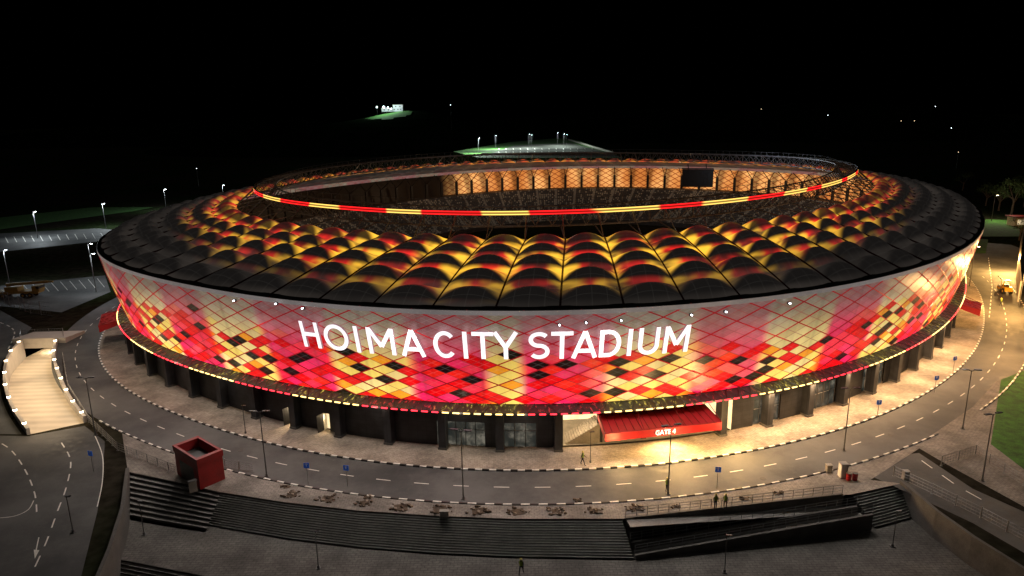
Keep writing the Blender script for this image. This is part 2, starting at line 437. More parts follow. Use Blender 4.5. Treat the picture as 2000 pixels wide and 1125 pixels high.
for k in range(n):
    s, s2 = PERIM*k/n, PERIM*(k+1)/n
    mb.face([rim(s, .10, ZR-.55), rim(s2, .10, ZR-.55), rim(s2, .12, ZR+.0), rim(s, .12, ZR+.0)], 1)
    mb.face([rim(s, .12, ZR+.0), rim(s2, .12, ZR+.0), rim(s2, .0, ZR+.14), rim(s, .0, ZR+.14)])
    mb.face([rim(s, .0, ZR+.14), rim(s2, .0, ZR+.14), rim(s2, -.8, ZR+.30), rim(s, -.8, ZR+.30)])
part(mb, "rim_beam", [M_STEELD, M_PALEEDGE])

# roof
def roofpt(s, q, bump=0.):
    a = rim(s, -.4, ZR+.1); b = ring(s, 4.0, -3.5); p = a.lerp(b, q)
    p.z += bump+.5*math.sin(math.pi*q)
    return p
mb = MB(); NC, NR = 8, 12
for k in range(NB):
    for r in range(5):
        G = []
        for a in range(NR+1):
            row = []
            for c in range(NC+1):
                fu, fv = c/NC, a/NR
                prof = max(0, math.sin(math.pi*fv**1.3))**.75
                h = (1-(2*fu-1)**2)*prof*(.95 if r == 0 else 1.2)
                h += .16*(1-(2*fu-1)**2)*min(1, (r+fv)*3)
                row.append((roofpt(S0+(k+fu)*BAY, (r+fv)/5, h), (k+fu, r+fv*.999)))
            G.append(row)
        for a in range(NR):
            for c in range(NC):
                q4 = [G[a][c], G[a][c+1], G[a+1][c+1], G[a+1][c]]
                mb.face([p for p, _ in q4], 0, [u for _, u in q4])
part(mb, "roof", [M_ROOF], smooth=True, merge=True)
M_RIB = mat("dark_red_cable", (.09, .02, .018), .5, var=.3)
for k in range(NB):
    mb = MB(); s = S0+k*BAY
    mb.path([roofpt(s, q/6, .15) for q in range(7)], .13, 4)
    part(mb, "rib", [M_RIB])

# ring truss
mb = MB(); n = NB*2
for k in range(n):
    s, s2 = PERIM*k/n, PERIM*(k+1)/n; sm = (s+s2)/2
    A, A2 = ring(s, 0, 0), ring(s2, 0, 0); Bp, B2 = ring(s, -4, .4), ring(s2, -4, .4)
    C, C2 = ring(s, -2.0, -2.4), ring(s2, -2.0, -2.4); Cm = ring(sm, -2.0, -2.4)
    mb.tube(A, A2, .14, n=5, cap=False); mb.tube(Bp, B2, .14, n=5, cap=False); mb.tube(C, C2, .16, n=5, cap=False)
    mb.tube(A, Cm, .07, n=4, cap=False); mb.tube(Cm, A2, .07, n=4, cap=False)
    mb.tube(Bp, Cm, .07, n=4, cap=False); mb.tube(Cm, B2, .07, n=4, cap=False)
    mb.tube(A, Bp, .06, n=4, cap=False)
    mb.tube(Bp, Bp+Vector((0, 0, 1.1)), .035, n=4, cap=False)
    mb.tube(Bp+Vector((0, 0, 1.1)), B2+Vector((0, 0, 1.1)), .035, n=4, cap=False)
    if k % 2 == 0:
        E = ring(s, 4.0, -3.4)
        mb.tube(C, E, .11, n=4, cap=False); mb.tube(A, E, .09, n=4, cap=False)
part(mb, "ring_truss", [M_TRUSS])
mb = MB(); n = 264
for k in range(n):
    s, s2 = PERIM*k/n, PERIM*(k+1)/n
    mb.face([ring(s, .42, -.30), ring(s2, .42, -.30), ring(s2, .42, .30), ring(s, .42, .30)], 0, [(s, 0), (s2, 0), (s2, 1), (s, 1)])
    mb.face([ring(s, .34, -.36), ring(s2, .34, -.36), ring(s2, .34, .34), ring(s, .34, .34)], 1)
    mb.face([ring(s, .34, .34), ring(s2, .34, .34), ring(s2, .44, .34), ring(s, .44, .34)], 1)
part(mb, "light_band", [M_BAND, M_STEELD])

# canopy ledge and its light tubes
mb = MB(); n = NB*2
for k in range(n):
    s, s2 = PERIM*k/n, PERIM*(k+1)/n
    mb.face([rim(s, -1.5, 5.45), rim(s2, -1.5, 5.45), rim(s2, -3.2, 5.9), rim(s, -3.2, 5.9)], 0, [(s, 0), (s2, 0), (s2, 1), (s, 1)])
    mb.face([rim(s, -1.5, 5.2), rim(s2, -1.5, 5.2), rim(s2, -1.5, 5.45), rim(s, -1.5, 5.45)], 1)
    mb.face([rim(s, -3.2, 5.15), rim(s2, -3.2, 5.15), rim(s2, -1.5, 5.2), rim(s, -1.5, 5.2)], 1)
    for ff in (0, .5):
        sA, sB = s+(s2-s)*ff, s+(s2-s)*(ff+.25)
        mb.tube(rim(sA, -1.4, 5.5), rim(sB, -3.0, 6.05), .05, n=4, mi=1, cap=False)
        mb.tube(rim(sB, -3.0, 6.05), rim(sA+(s2-s)*.5, -1.4, 5.5), .05, n=4, mi=1, cap=False)
part(mb, "canopy_ledge", [M_CAN, M_STEELD])
mb = MB(); s = 0
while s < PERIM-1:
    pk = math.cos((s+.45-PINK_S)*TAU/PER) > 0
    mb.tube(rim(s, -1.3, 5.4), rim(s+.80, -1.3, 5.4), .085, n=6, mi=0 if pk else 1); s += 1.32
part(mb, "light_strip", [M_TRED, M_TYEL])

# ground-floor wall with openings
OPEN = [(335.2, 336.3, 2.6), (341.0, 342.0, 2.6), (357.6, 364.0, 3.4), (366.4, 370.6, 3.4), (374.0, 379.0, 4.4), (379.0, 391.5, 3.9), (391.5, 397.3, 4.6),
        (400.8, 405.4, 3.8), (410.2, 416.6, 3.8), (423.2, 429.4, 3.8)]
mb = MB(); ZW = 5.6
def wq(s, s2, z1, z2, off=-3.2):
    nseg = max(1, int((s2-s)/2.5))
    for i in range(nseg):
        a = s+(s2-s)*i/nseg; b = s+(s2-s)*(i+1)/nseg
        mb.face([rim(a, off, z1), rim(b, off, z1), rim(b, off, z2), rim(a, off, z2)], 0, [(a, z1), (b, z1), (b, z2), (a, z2)])
cur = 0.
for a, b, h in OPEN:
    wq(cur, a, 0, ZW); wq(a, b, h, ZW); cur = b
wq(cur, PERIM, 0, ZW)
part(mb, "wall", [M_DARKP])
for k in range(NB):
    s = (S0+k*BAY) % PERIM
    if 376 < s < 395: continue
    if not (255 < s < 470): continue
    p = rim(s, -2.6, 2.75); nn = rimn(s); mb = MB()
    mb.box(p, (.95, 1.25, 5.3), 0, rz=math.atan2(nn.y, nn.x)+math.pi/2)
    mb.box(Vector((p.x, p.y, .2)), (1.1, 1.4, .4), 1, rz=math.atan2(nn.y, nn.x)+math.pi/2)
    part(mb, "pier", [M_DARKP, M_CONCD])
for a, b, h in [o for o in OPEN if o[2] in (3.4, 3.8)]:
    mb = MB(); mb.face([rim(a, -3.5, 0.15), rim(b, -3.5, 0.15), rim(b, -3.5, h), rim(a, -3.5, h)], 0)
    g = part(mb, "window", [M_GLASS])
    mb = MB(); nm = max(3, int((b-a)/1.1))
    for i in range(nm+1):
        s = a+(b-a)*i/nm; mb.tube(rim(s, -3.4, .1), rim(s, -3.4, h), .05, n=4)
    for z in (.15, 2.3, h-.05): mb.tube(rim(a, -3.4, z), rim(b, -3.4, z), .05, n=4)
    part(mb, "frame", [M_FRAME], parent=g)
for a, b, h in OPEN[:2]:
    mb = MB()
    mb.face([rim(a, -3.9, 0.13), rim(b, -3.9, 0.13), rim(b, -3.9, h), rim(a, -3.9, h)], 0)
    mb.face([rim(a, -3.2, 0.13), rim(a, -3.9, 0.13), rim(a, -3.9, h), rim(a, -3.2, h)], 1)
    mb.face([rim(b, -3.9, 0.13), rim(b, -3.2, 0.13), rim(b, -3.2, h), rim(b, -3.9, h)], 1)
    e1 = rim(a, -3.15, .15); nn = rimn(a); e2 = e1+nn*.9-Vector((.25, 0, 0))
    mb.face([e1, e2, e2+Vector((0, 0, h-.2)), e1+Vector((0, 0, h-.2))], 2)
    part(mb, "door", [M_LITIN, M_WHITE, M_DARKP])
mb = MB()
ga, gb = 374.0, 397.3
for i in range(8):
    a = ga+(gb-ga)*i/8; b = ga+(gb-ga)*(i+1)/8
    mb.face([rim(a, -11, .13), rim(b, -11, .13), rim(b, -11, 4.8), rim(a, -11, 4.8)], 0)
    mb.face([rim(a, -3.2, .13), rim(b, -3.2, .13), rim(b, -11, .13), rim(a, -11, .13)], 1)
    mb.face([rim(a, -3.2, 4.8), rim(b, -3.2, 4.8), rim(b, -11, 4.8), rim(a, -11, 4.8)], 1)
for e in (ga, gb): mb.face([rim(e, -3.2, .13), rim(e, -11, .13), rim(e, -11, 4.8), rim(e, -3.2, 4.8)], 0)
for base, dr in ((374.6, 1), (396.8, -1)):
    for i in range(14):
        s = base+dr*i*.32; q = rim(s, -5.2, 0); nn = rimn(s)
        mb.box(Vector((q.x, q.y, .15+.09*(i+1))), (.34, 2.6, .18*(i+1)), 1, rz=math.atan2(nn.y, nn.x)+math.pi/2)
for s in (379, 385, 391.3):
    q = rim(s, -4.4, 2.4); mb.box(q, (.7, .7, 4.6), 2)
part(mb, "gate_hall", [M_LITIN, M_CONC, M_DARKP])

def text_mesh(ch, offset=.0, extrude=.04):
    c = bpy.data.curves.new("t", 'FONT'); c.body = ch; c.size = 1; c.offset = offset; c.extrude = extrude; c.resolution_u = 6
    o = bpy.data.objects.new("t", c); COL.objects.link(o)
    dg = bpy.context.evaluated_depsgraph_get(); m = bpy.data.meshes.new_from_object(o.evaluated_get(dg))
    bpy.data.objects.remove(o); return m

def gate_canopy(a, b, out, zb, zf, fh, txt=None):
    mb = MB(); A, B = rim(a, out), rim(b, out); A2, B2 = rim(a, -3.1), rim(b, -3.1)
    def P(f, inner, z):
        v = (A2.lerp(B2, f) if inner else A.lerp(B, f)); return Vector((v.x, v.y, z))
    mb.face([P(0, 0, zf), P(1, 0, zf), P(1, 1, zb), P(0, 1, zb)])
    mb.face([P(0, 0, zf-fh), P(1, 0, zf-fh), P(1, 0, zf), P(0, 0, zf)])
    mb.face([P(0, 1, zb-.6), P(1, 1, zb-.6), P(1, 0, zf-fh), P(0, 0, zf-fh)], 1)
    for e in (0, 1): mb.face([P(e, 0, zf-fh), P(e, 0, zf), P(e, 1, zb), P(e, 1, zb-.6)])
    nr = int((b-a)/.9)
    for i in range(nr+1):
        f = i/nr; mb.tube(P(f, 0, zf+.05), P(f, 1, zb+.05), .055, n=4, mi=2)
    mb.tube(P(0, 0, zf), P(1, 0, zf), .07, n=4, mi=2); mb.tube(P(0, 1, zb+.1), P(1, 1, zb+.1), .10, n=4, mi=2)
    for f in (0, .33, .67, 1): mb.tube(P(f, 0, zf), P(f, 1, zb+1.0), .05, n=4, mi=2)
    g = part(mb, "gate_canopy", [M_RED, M_CONC, M_RED2])
    if txt:
        m = text_mesh(txt, .010, .03)
        xs = [v.co.x for v in m.vertices]; ys = [v.co.y for v in m.vertices]; x0, x1, y0, y1 = min(xs), max(xs), min(ys), max(ys)
        W, Hh = 2.5, .60; fc = .51; L = (B-A).length; nn = (A-A2).normalized()
        for v in m.vertices:
            f = fc+((v.co.x-x0)/(x1-x0)-.5)*W/L; z = zf-fh+.2+(v.co.y-y0)/(y1-y0)*Hh
            v.co = P(f, 0, z)+nn*(.08+v.co.z*2)
        m.materials.append(M_TEXTG); o = bpy.data.objects.new("lettering", m); COL.objects.link(o); PARTS.append((o, g))
    return g
gate_canopy(378.4, 392.8, 1.1, 4.45, 3.8, 1.0, "GATE 4")
gate_canopy(271.0, 279.0, 1.8, 5.0, 4.2, 1.2)
gate_canopy(468.0, 473.0, 1.6, 5.0, 4.2, 1.2)

# name letters : even-stroke sans drawn from centre lines
def arc(cx, cy, rx, ry, a0, a1, n=18): return [(cx+rx*math.cos(math.radians(a0+(a1-a0)*i/n)), cy+ry*math.sin(math.radians(a0+(a1-a0)*i/n))) for i in range(n+1)]
def glyph(ch, w, h, t):
    a = t/2; W, H_ = w-a, h-a
    if ch == 'H': return [[(a, 0), (a, h)], [(W, 0), (W, h)], [(a, h*.52), (W, h*.52)]]
    if ch == 'I': return [[(w/2, 0), (w/2, h)]]
    if ch == 'O': return [arc(w/2, h/2, w/2-a, h/2-a, 0, 360, 36)]
    if ch == 'C': return [arc(w/2+.1, h/2, w/2-a, h/2-a, 42, 318, 30)]
    if ch == 'M': return [[(a, 0), (a, h)], [(W, 0), (W, h)], [(a+.08, h-.15), (w/2, h*.30)], [(w/2, h*.30), (W-.08, h-.15)]]
    if ch == 'A': return [[(a*.7, 0), (w/2, h-.05)], [(w/2, h-.05), (w-a*.7, 0)], [(w*.22, h*.27), (w*.78, h*.27)]]
    if ch == 'T': return [[(0, H_), (w, H_)], [(w/2, 0), (w/2, H_-a)]]
    if ch == 'Y': return [[(a*.7, h), (w/2, h*.44)], [(w-a*.7, h), (w/2, h*.44)], [(w/2, 0), (w/2, h*.5)]]
    if ch == 'D': return [[(a, 0), (a, h)], [(a, a)]+arc(w*.42, h/2, w*.58-a, h/2-a, -90, 90, 22)+[(a, H_)]]
    if ch == 'U': return [[(a, h)]+arc(w/2, w/2-a*.2, w/2-a, w/2-a*1.2, 180, 360, 20)+[(W, h)]]
    if ch == 'S':
        r1 = (h/2-a)/2
        return [arc(w/2, h-a-r1, w/2-a, r1, 35, 270, 20)+arc(w/2, a+r1, w/2-a, r1, 90, -145, 20)[1:]]
LET = [("H", 342.75, 2.55), ("O", 346.4, 3.3), ("I", 349.2, .6), ("M", 352.3, 3.4), ("A", 356.2, 2.85), ("C", 360.0, 2.75), ("I", 362.45, .6), ("T", 364.5, 2.5),
       ("Y", 367.1, 2.8), ("S", 370.9, 2.4), ("T", 373.5, 2.5), ("A", 376.1, 2.9), ("D", 379.05, 2.5), ("I", 381.35, .6), ("U", 383.6, 2.5), ("M", 387.0, 3.1)]
LH, LTK, LZ = 3.5, .50, 12.7
for ch, s_, w in LET:
    mb = MB()
    for si, pl in enumerate(glyph(ch, w, LH, LTK)):
        P = [Vector((x, y, 0)) for x, y in pl]; nrm = []
        closed = (P[0]-P[-1]).length < 1e-4
        for i in range(len(P)):
            d = Vector((0, 0, 0))
            if i > 0 or closed: d += (P[i]-P[i-1 if i > 0 else -2]).normalized()
            if i < len(P)-1 or closed: d += (P[i+1 if i < len(P)-1 else 1]-P[i]).normalized()
            d.normalize(); nrm.append(Vector((-d.y, d.x, 0)))
        def mp_(p, dep):
            z = LZ+p.y; vv = (z-ZB)/(ZR-ZB); return rim(s_-w/2+p.x, foff(vv)+dep+si*.004, z)
        for i in range(len(P)-1):
            l0, r0_ = P[i]+nrm[i]*LTK/2, P[i]-nrm[i]*LTK/2; l1, r1_ = P[i+1]+nrm[i+1]*LTK/2, P[i+1]-nrm[i+1]*LTK/2
            mb.face([mp_(r0_, .8), mp_(r1_, .8), mp_(l1, .8), mp_(l0, .8)], 0)
            mb.face([mp_(r0_, .5), mp_(r1_, .5), mp_(r1_, .8), mp_(r0_, .8)], 1); mb.face([mp_(l1, .5), mp_(l0, .5), mp_(l0, .8), mp_(l1, .8)], 1)
    part(mb, "letter", [M_TEXTW, M_LETSIDE])
for s_, z in ((338.2, 18.0), (342.2, 17.8), (373.2, 16.9), (376.2, 17.1), (380.2, 17.2), (388.6, 17.3), (393.0, 17.3), (402.0, 17.4), (331, 17.6)):
    mb = MB(); c = fac(s_, (z-ZB)/(ZR-ZB), .35); mb.tube(c, c+rimn(s_)*.2, .09, n=8, mi=1); mb.box(c-rimn(s_)*.1, (.4, .2, .3), 0)
    part(mb, "flood_lamp", [M_STEELD, M_FLOODC])

# bowl
mb = MB(); n = NB*2; ROWS = 22
for k in range(n):
    s, s2 = PERIM*k/n, PERIM*(k+1)/n
    A0 = ring(s, -6); A1 = ring(s2, -6); B0 = rim(s, -9); B1 = rim(s2, -9)
    for r in range(ROWS):
        f0, f1 = r/ROWS, (r+1)/ROWS; z0 = 1.5+9.0*f0**1.15; z1 = 1.5+9.0*f1**1.15
        P = [A0.lerp(B0, f0), A1.lerp(B1, f0), A1.lerp(B1, f1), A0.lerp(B0, f1)]
        for p in P: p.z = z1
        mb.face([Vector((P[0].x, P[0].y, z0)), Vector((P[1].x, P[1].y, z0)), P[1], P[0]], 0, [(s, r), (s2, r), (s2, r+.49), (s, r+.49)])
        mb.face(P, 0, [(s, r+.5), (s2, r+.5), (s2, r+.99), (s, r+.99)])
    mb.face([Vector((A0.x, A0.y, 0)), Vector((A1.x, A1.y, 0)), Vector((A1.x, A1.y, 1.5)), Vector((A0.x, A0.y, 1.5))], 1)
    mb.face([Vector((B0.x, B0.y, 10.5)), Vector((B1.x, B1.y, 10.5)), rim(s2, -4.9, 10.5), rim(s, -4.9, 10.5)], 1)
part(mb, "stand", [M_SEATS, M_CONCD])
for k in range(NB):
    s = (S0+k*BAY) % PERIM
    if 290 < s < 440: continue
    mb = MB(); p = rim(s, -7.0, 13.0); nn = rimn(s); mb.box(p, (.9, .6, 5.0), 0, rz=math.atan2(nn.y, nn.x)+math.pi/2)
    mb.tube(p+Vector((0, 0, 2.4)), rim(s, -4, 18), .14, n=5); mb.tube(p+Vector((0, 0, 2.4)), rim(s, -12, 19), .14, n=5)
    part(mb, "column", [M_STEELD])
for s_ in (505, 512, 519, 530, 540, 548, 556, 565):
    s = s_ % PERIM; mb = MB()
    mb.face([rim(s, -12, 8.4), rim(s+3.5, -12, 8.4), rim(s+3.5, -12, 10.2), rim(s, -12, 10.2)])
    part(mb, "box_window", [M_LITIN])
mb = MB(); sb = Vector((62.0, 231.0, 18.6))
mb.box(sb, (10, .8, 5.6), 0, rz=-.25); mb.box(sb+Vector((0, .5, 3.0)), (10.2, .5, .3), 1, rz=-.25); mb.box(sb+Vector((0, .5, -2.95)), (10.2, .5, .25), 1, rz=-.25)
mb.tube(sb+Vector((-3, .6, 2.8)), sb+Vector((-3, 1.5, 4.4)), .15); mb.tube(sb+Vector((3, .6, 2.8)), sb+Vector((3, 1.5, 4.4)), .15)
part(mb, "scoreboard", [M_BLACK, M_STEELD])

inv = Matrix.Translation(-Vector(stadium.location))
for o, par in PARTS: o.data.transform(inv)
for o, par in PARTS: o.parent = par if par else stadium

# ------------------------------------------------------------------ ground
LT = [(250, 922), (340, 941), (430, 962)]
TOP = [(430, 962), (560, 982), (700, 998), (850, 1008), (1000, 1014), (1215, 1014)]
BOT = [(400, 1027), (560, 1055), (700, 1072), (850, 1084), (1000, 1091), (1240, 1095)]
RT = [(1665, 966), (1760, 945)]
WL = [(250, 922), (240, 1000), (215, 1080), (190, 1140)]
WR = [(1760, 945), (1830, 1005), (1900, 1055), (1990, 1112)]
ZL = -2.6
wl = [site(*p) for p in WL]; wr = [site(*p) for p in WR]
front = [site(*p) for p in LT]+[site(*p) for p in TOP[1:]]+[site(1640, 968)]+[site(*p) for p in RT]
def spline(P, n=4):
    P = [Vector(p) for p in P]; out = []
    for i in range(len(P)-1):
        p0 = P[max(0, i-1)]; p1 = P[i]; p2 = P[i+1]; p3 = P[min(len(P)-1, i+2)]
        for k in range(n):
            t = k/n; out.append(.5*((2*p1)+(p2-p0)*t+(2*p0-5*p1+4*p2-p3)*t*t+(3*p1-p0-3*p2+p3)*t**3))
    return out+[P[-1]]
RL = spline([site(*p) for p in [(60, 848), (28, 800), (14, 750), (20, 705), (46, 672)]])
RR = spline([site(*p) for p in [(164, 826), (134, 785), (114, 740), (104, 705), (108, 670)]])
ramp = RL+RR[::-1]
e1 = wl[-1]+(wl[-1]-wl[-2])*6; e2 = wr[-1]+(wr[-1]-wr[-2])*6
outer = [Vector((-2600, -60, 0)), Vector((e1.x, -60, 0)), e1]+wl[::-1]+front[1:]+wr[1:]+[e2, Vector((e2.x, -60, 0)), Vector((2600, -60, 0)), Vector((2600, 4500, 0)), Vector((-2600, 4500, 0))]
poly_sheet("terrain", outer, M_SOIL, 0.0, holes=[ramp])
poly_sheet("ground", [(-2600, -400, 0), (2600, -400, 0), (2600, 100, 0), (-2600, 100, 0)], M_SOIL, -5.2)
pa, pb = site(212, 1088, ZL), site(430, 1131, ZL)
low = [Vector((pb.x, -60, 0)), pb, pa]+wl[1::-1]+[Vector((-20, 78, 0)), Vector((30, 76, 0))]+wr+[e2, Vector((e2.x, -60, 0))]
poly_sheet("lower_plaza", low, M_PAVE3, ZL)

def ring_sheet(name, o1, o2, z, m, s1=0, s2=None, n=264, thick=None, stripes=None, mats=None):
    s2 = PERIM if s2 is None else s2; mb = MB()
    for k in range(n):
        a = s1+(s2-s1)*k/n; b = s1+(s2-s1)*(k+1)/n; mi = (k % 2) if stripes else 0
        mb.face([rim(a, o2, z), rim(b, o2, z), rim(b, o1, z), rim(a, o1, z)], mi)
        if thick:
            mb.face([rim(a, o2, 0), rim(b, o2, 0), rim(b, o2, z), rim(a, o2, z)], mi)
            mb.face([rim(a, o1, 0), rim(b, o1, 0), rim(b, o1, z), rim(a, o1, z)], mi)
    return struct(mb.build(name, mats or [m]))
ring_sheet("pavement", -3.6, 2.2, .13, M_PAVE)
nk = int(PERIM/.8/2)*2
ring_sheet("kerb", 2.2, 2.45, .16, None, n=nk, thick=True, stripes=True, mats=[M_WHITE, M_BLACK])
ring_sheet("ring_road", 2.45, 9.4, .010, M_ASPH)
ring_sheet("kerb", 9.4, 9.6, .14, None, s1=312, s2=419, n=128, thick=True, stripes=True, mats=[M_WHITE, M_BLACK])
ring_sheet("kerb", 9.4, 9.6, .14, None, s1=430, s2=520, n=106, thick=True, stripes=True, mats=[M_WHITE, M_BLACK])
mb = MB(); s = 240.
while s < 520:
    mb.face([rim(s, 5.98, .016), rim(s+1.6, 5.98, .016), rim(s+1.6, 5.86, .016), rim(s, 5.86, .016)]); s += 4.2
struct(mb.build("lane_marking", [M_WHITE]))
kerb_out = [rim(s, 9.65, 0) for s in np.linspace(318, 421, 40)]
plz = kerb_out+[site(1700, 938), site(1760, 945), site(1665, 966), site(1640, 968), site(1215, 1014)]+[site(*p) for p in TOP[::-1][1:]]+[site(340, 941), site(250, 922)]
poly_sheet("plaza", plz, M_PAVE2, .05)
def road(name, pts, z=.012, m=None): return poly_sheet(name, [site(*p) for p in pts], m or M_ASPH, z)
road("branch_road", [(1690, 925), (1745, 890), (1795, 885), (1840, 915), (1900, 955), (2100, 1045), (2160, 1150), (2000, 1080), (1900, 1022), (1790, 970)], .020)
road("side_road", [(-160, 848), (55, 852), (165, 832), (205, 862), (200, 930), (190, 1000), (170, 1080), (145, 1180), (-250, 1180)], .014)
rl2 = [p+Vector((-1.2, 0, 0)) for p in RL]
poly_sheet("slip_road", [site(-160, 600), site(0, 606), site(62, 640), site(44, 662)]+[Vector(p) for p in rl2[::-1]]+[site(-160, 846)], M_ASPH, .006)
road("parking_lot", [(-120, 556), (0, 558), (205, 538), (216, 570), (120, 610), (0, 598), (-120, 604)], .012)
road("parking_lot", [(-120, 462), (0, 456), (190, 446), (262, 452), (206, 470), (0, 492), (-140, 500)], .012)
road("side_road", [(1925, 640), (1905, 540), (1895, 490), (1900, 472), (1975, 478), (2080, 520), (2080, 760), (1940, 745)], .006)
road("lawn", [(1955, 742), (2060, 700), (2160, 990), (2010, 925), (1935, 868)], .05, M_GRASS)
road("pavement", [(1845, 905), (1795, 876), (1820, 850), (1900, 795), (1945, 745), (1960, 742), (1935, 868), (1990, 905), (2100, 985), (2100, 1045)], .03, M_PAVE2)
road("lawn", [(-100, 452), (0, 448), (130, 430), (262, 412), (300, 405), (180, 405), (0, 425), (-120, 430)], .02, M_GRASS)
road("lawn", [(-100, 545), (0, 548), (190, 530), (186, 490), (0, 505), (-120, 510)], .02, M_SOIL)
road("lawn", [(1912, 462), (1990, 462), (2010, 432), (1925, 428)], .02, M_GRASS)
road("lawn", [(1905, 495), (1925, 495), (1930, 468), (1906, 466)], .03, M_GRASS)
mb = MB()
def mark(mb, pts, w=.13, z=.03, dash=None):
    P = spline([site(*p) for p in pts], 6) if (len(pts) > 3) else [site(*p) for p in pts]
    if dash:
        D = []; acc = 0.; on = True; rem = 1.8; cur = P[0]; seg = [cur]
        for b in P[1:]:
            while (b-cur).length > rem:
                cur = cur+(b-cur).normalized()*rem; seg.append(cur)
                if on: D.append(seg)
                on = not on; rem = 1.8 if on else 1.6; seg = [cur]
            rem -= (b-cur).length; cur = b; seg.append(cur)
    else: D = [P]
    for S_ in D:
        for p, q_ in zip(S_[:-1], S_[1:]):
            if (q_-p).length < 1e-3: continue
            t = (q_-p).normalized(); w_ = Vector((-t.y, t.x, 0))*w
            mb.face([Vector((v.x, v.y, z)) for v in (p-w_, q_-w_, q_+w_, p+w_)])
mark(mb, [(-20, 855), (20, 878), (50, 920), (68, 965), (72, 1005)], .07, dash=True)
mark(mb, [(120, 865), (138, 900), (130, 950), (112, 1000), (90, 1060), (60, 1125)], .07, dash=True)
mark(mb, [(0, 1012), (30, 1008), (55, 996), (66, 978)], .05)
mark(mb, [(76, 1050), (70, 1078)], .05)
Pm = [site(66, 1074), site(77, 1075), (site(68, 1092))]; mb.face([Vector((p.x, p.y, .032)) for p in Pm])
mark(mb, [(185, 850), (200, 890), (200, 940), (190, 990)], .05)
for i in range(11):
    x = 10+i*18; mark(mb, [(x, 560-i*1.6), (x+14, 575-i*1.4)], .06)
for i in range(12):
    x = 10+i*17; mark(mb, [(x, 463-i*.7), (x+6, 474-i*.8)], .10)
mark(mb, [(0, 630), (22, 640), (28, 655), (12, 690)], .1, dash=True)
mark(mb, [(1800, 900), (1870, 950), (1960, 1000)], .07, dash=True)
mark(mb, [(1932, 620), (1938, 560), (1930, 500)], .08, dash=True)
struct(mb.build("road_marking", [M_WHITE]))
mb = MB()
for p in ((1060, 905), (780, 905), (470, 880), (1490, 935), (1390, 880), (1740, 850)):
    c = site(*p); mb.tube(c, c+Vector((0, 0, .02)), .35, n=12)
struct(mb.build("manhole_road_cover", [M_STEELD]))

def stair(name, top, bot, z0, z1, n, label, m):
    T = [site(*p, z0) for p in top]; B = [site(*p, z1) for p in bot]; mb = MB()
    for i in range(n):
        za = z0+(z1-z0)*i/n; zb = z0+(z1-z0)*(i+1)/n
        for j in range(len(T)-1):
            f0, f1 = i/n, (i+1)/n
            a0, a1 = T[j].lerp(B[j], f0), T[j+1].lerp(B[j+1], f0); b0, b1 = T[j].lerp(B[j], f1), T[j+1].lerp(B[j+1], f1)
            mb.face([Vector((a0.x, a0.y, za)), Vector((a1.x, a1.y, za)), Vector((a1.x, a1.y, zb)), Vector((a0.x, a0.y, zb))], 1)
            mb.face([Vector((a0.x, a0.y, zb)), Vector((a1.x, a1.y, zb)), Vector((b1.x, b1.y, zb)), Vector((b0.x, b0.y, zb))], 0)
    o = mb.build(name, [m, M_RISER]); tag(o, label, "stairs"); return o
stair("staircase", TOP, BOT, 0, ZL, 15, "wide curved grey stone steps below the plaza", M_CONCM)
stair("staircase", LT, [(232, 1012), (310, 1026), (400, 1040)], 0, ZL, 9, "broad terraced stone steps beside red kiosk", M_CONCM)
stair("staircase", RT, [(1712, 1034), (1790, 1012)], 0, ZL, 13, "narrow stone steps beside the access ramp", M_CONCM)
stair("staircase", [(212, 1088), (430, 1131)], [(176, 1165), (400, 1215)], ZL, -4.9, 10, "broad stone steps descending from the lower plaza", M_CONCM)
def wallmesh(name, pts, z0, z1, th, m, label, cat="wall"):
    mb = MB()
    for a, b in zip(pts[:-1], pts[1:]):
        a, b = Vector(a), Vector(b); t = (b-a); t.z = 0; t.normalize(); w = Vector((-t.y, t.x, 0))*th/2
        P = [Vector((v.x, v.y, zz)) for zz in (z0, z1) for v in (a-w, b-w, b+w, a+w)]
        mb.hexa(P)
    o = mb.build(name, [m]); tag(o, label, cat); return o
wallmesh("retaining_wall", wl+[e1], -5, .55, .35, M_CONCD, "dark concrete retaining wall beside lower plaza")
wallmesh("retaining_wall", wr+[e2], -5, .45, .35, M_CONCD, "dark concrete retaining wall beside branch road")
A0, A1 = site(1240, 1092, ZL), site(1700, 1034, ZL); C0, C1 = site(1222, 1013), site(1645, 966)
C0.z = C1.z = 0; Bm0, Bm1 = A0.lerp(C0, .5), A1.lerp(C1, .5)
mb = MB()
def deck(p0, p1, q0, q1, za, zb):
    mb.face([Vector((p0.x, p0.y, za)), Vector((p1.x, p1.y, zb)), Vector((q1.x, q1.y, zb)), Vector((q0.x, q0.y, za))])
deck(A0, A1, Bm0, Bm1, ZL+.02, -1.3); deck(Bm0, Bm1, C0, C1, 0, -1.3)
root = mb.build("access_ramp", [M_CONCM]); tag(root, "dark concrete switchback ramp with metal railings", "ramp")
mb = MB()
for p0, p1, za, zb, zlo in ((A0, A1, -2.1, -.8, ZL-.05), (Bm0, Bm1, -1.7, -.6, ZL-.05), (C0, C1, .15, .15, ZL-.05)):
    t = (p1-p0); t.z = 0; t.normalize(); w = Vector((-t.y, t.x, 0))*.14
    P = [Vector((v.x, v.y, zlo)) for v in (p0-w, p1-w, p1+w, p0+w)]+[Vector((v.x, v.y, z)) for v, z in ((p0-w, za), (p1-w, zb), (p1+w, zb), (p0+w, za))]
    mb.hexa(P)
mb.build("parapet", [M_CONCD], parent=root)
mb = MB()
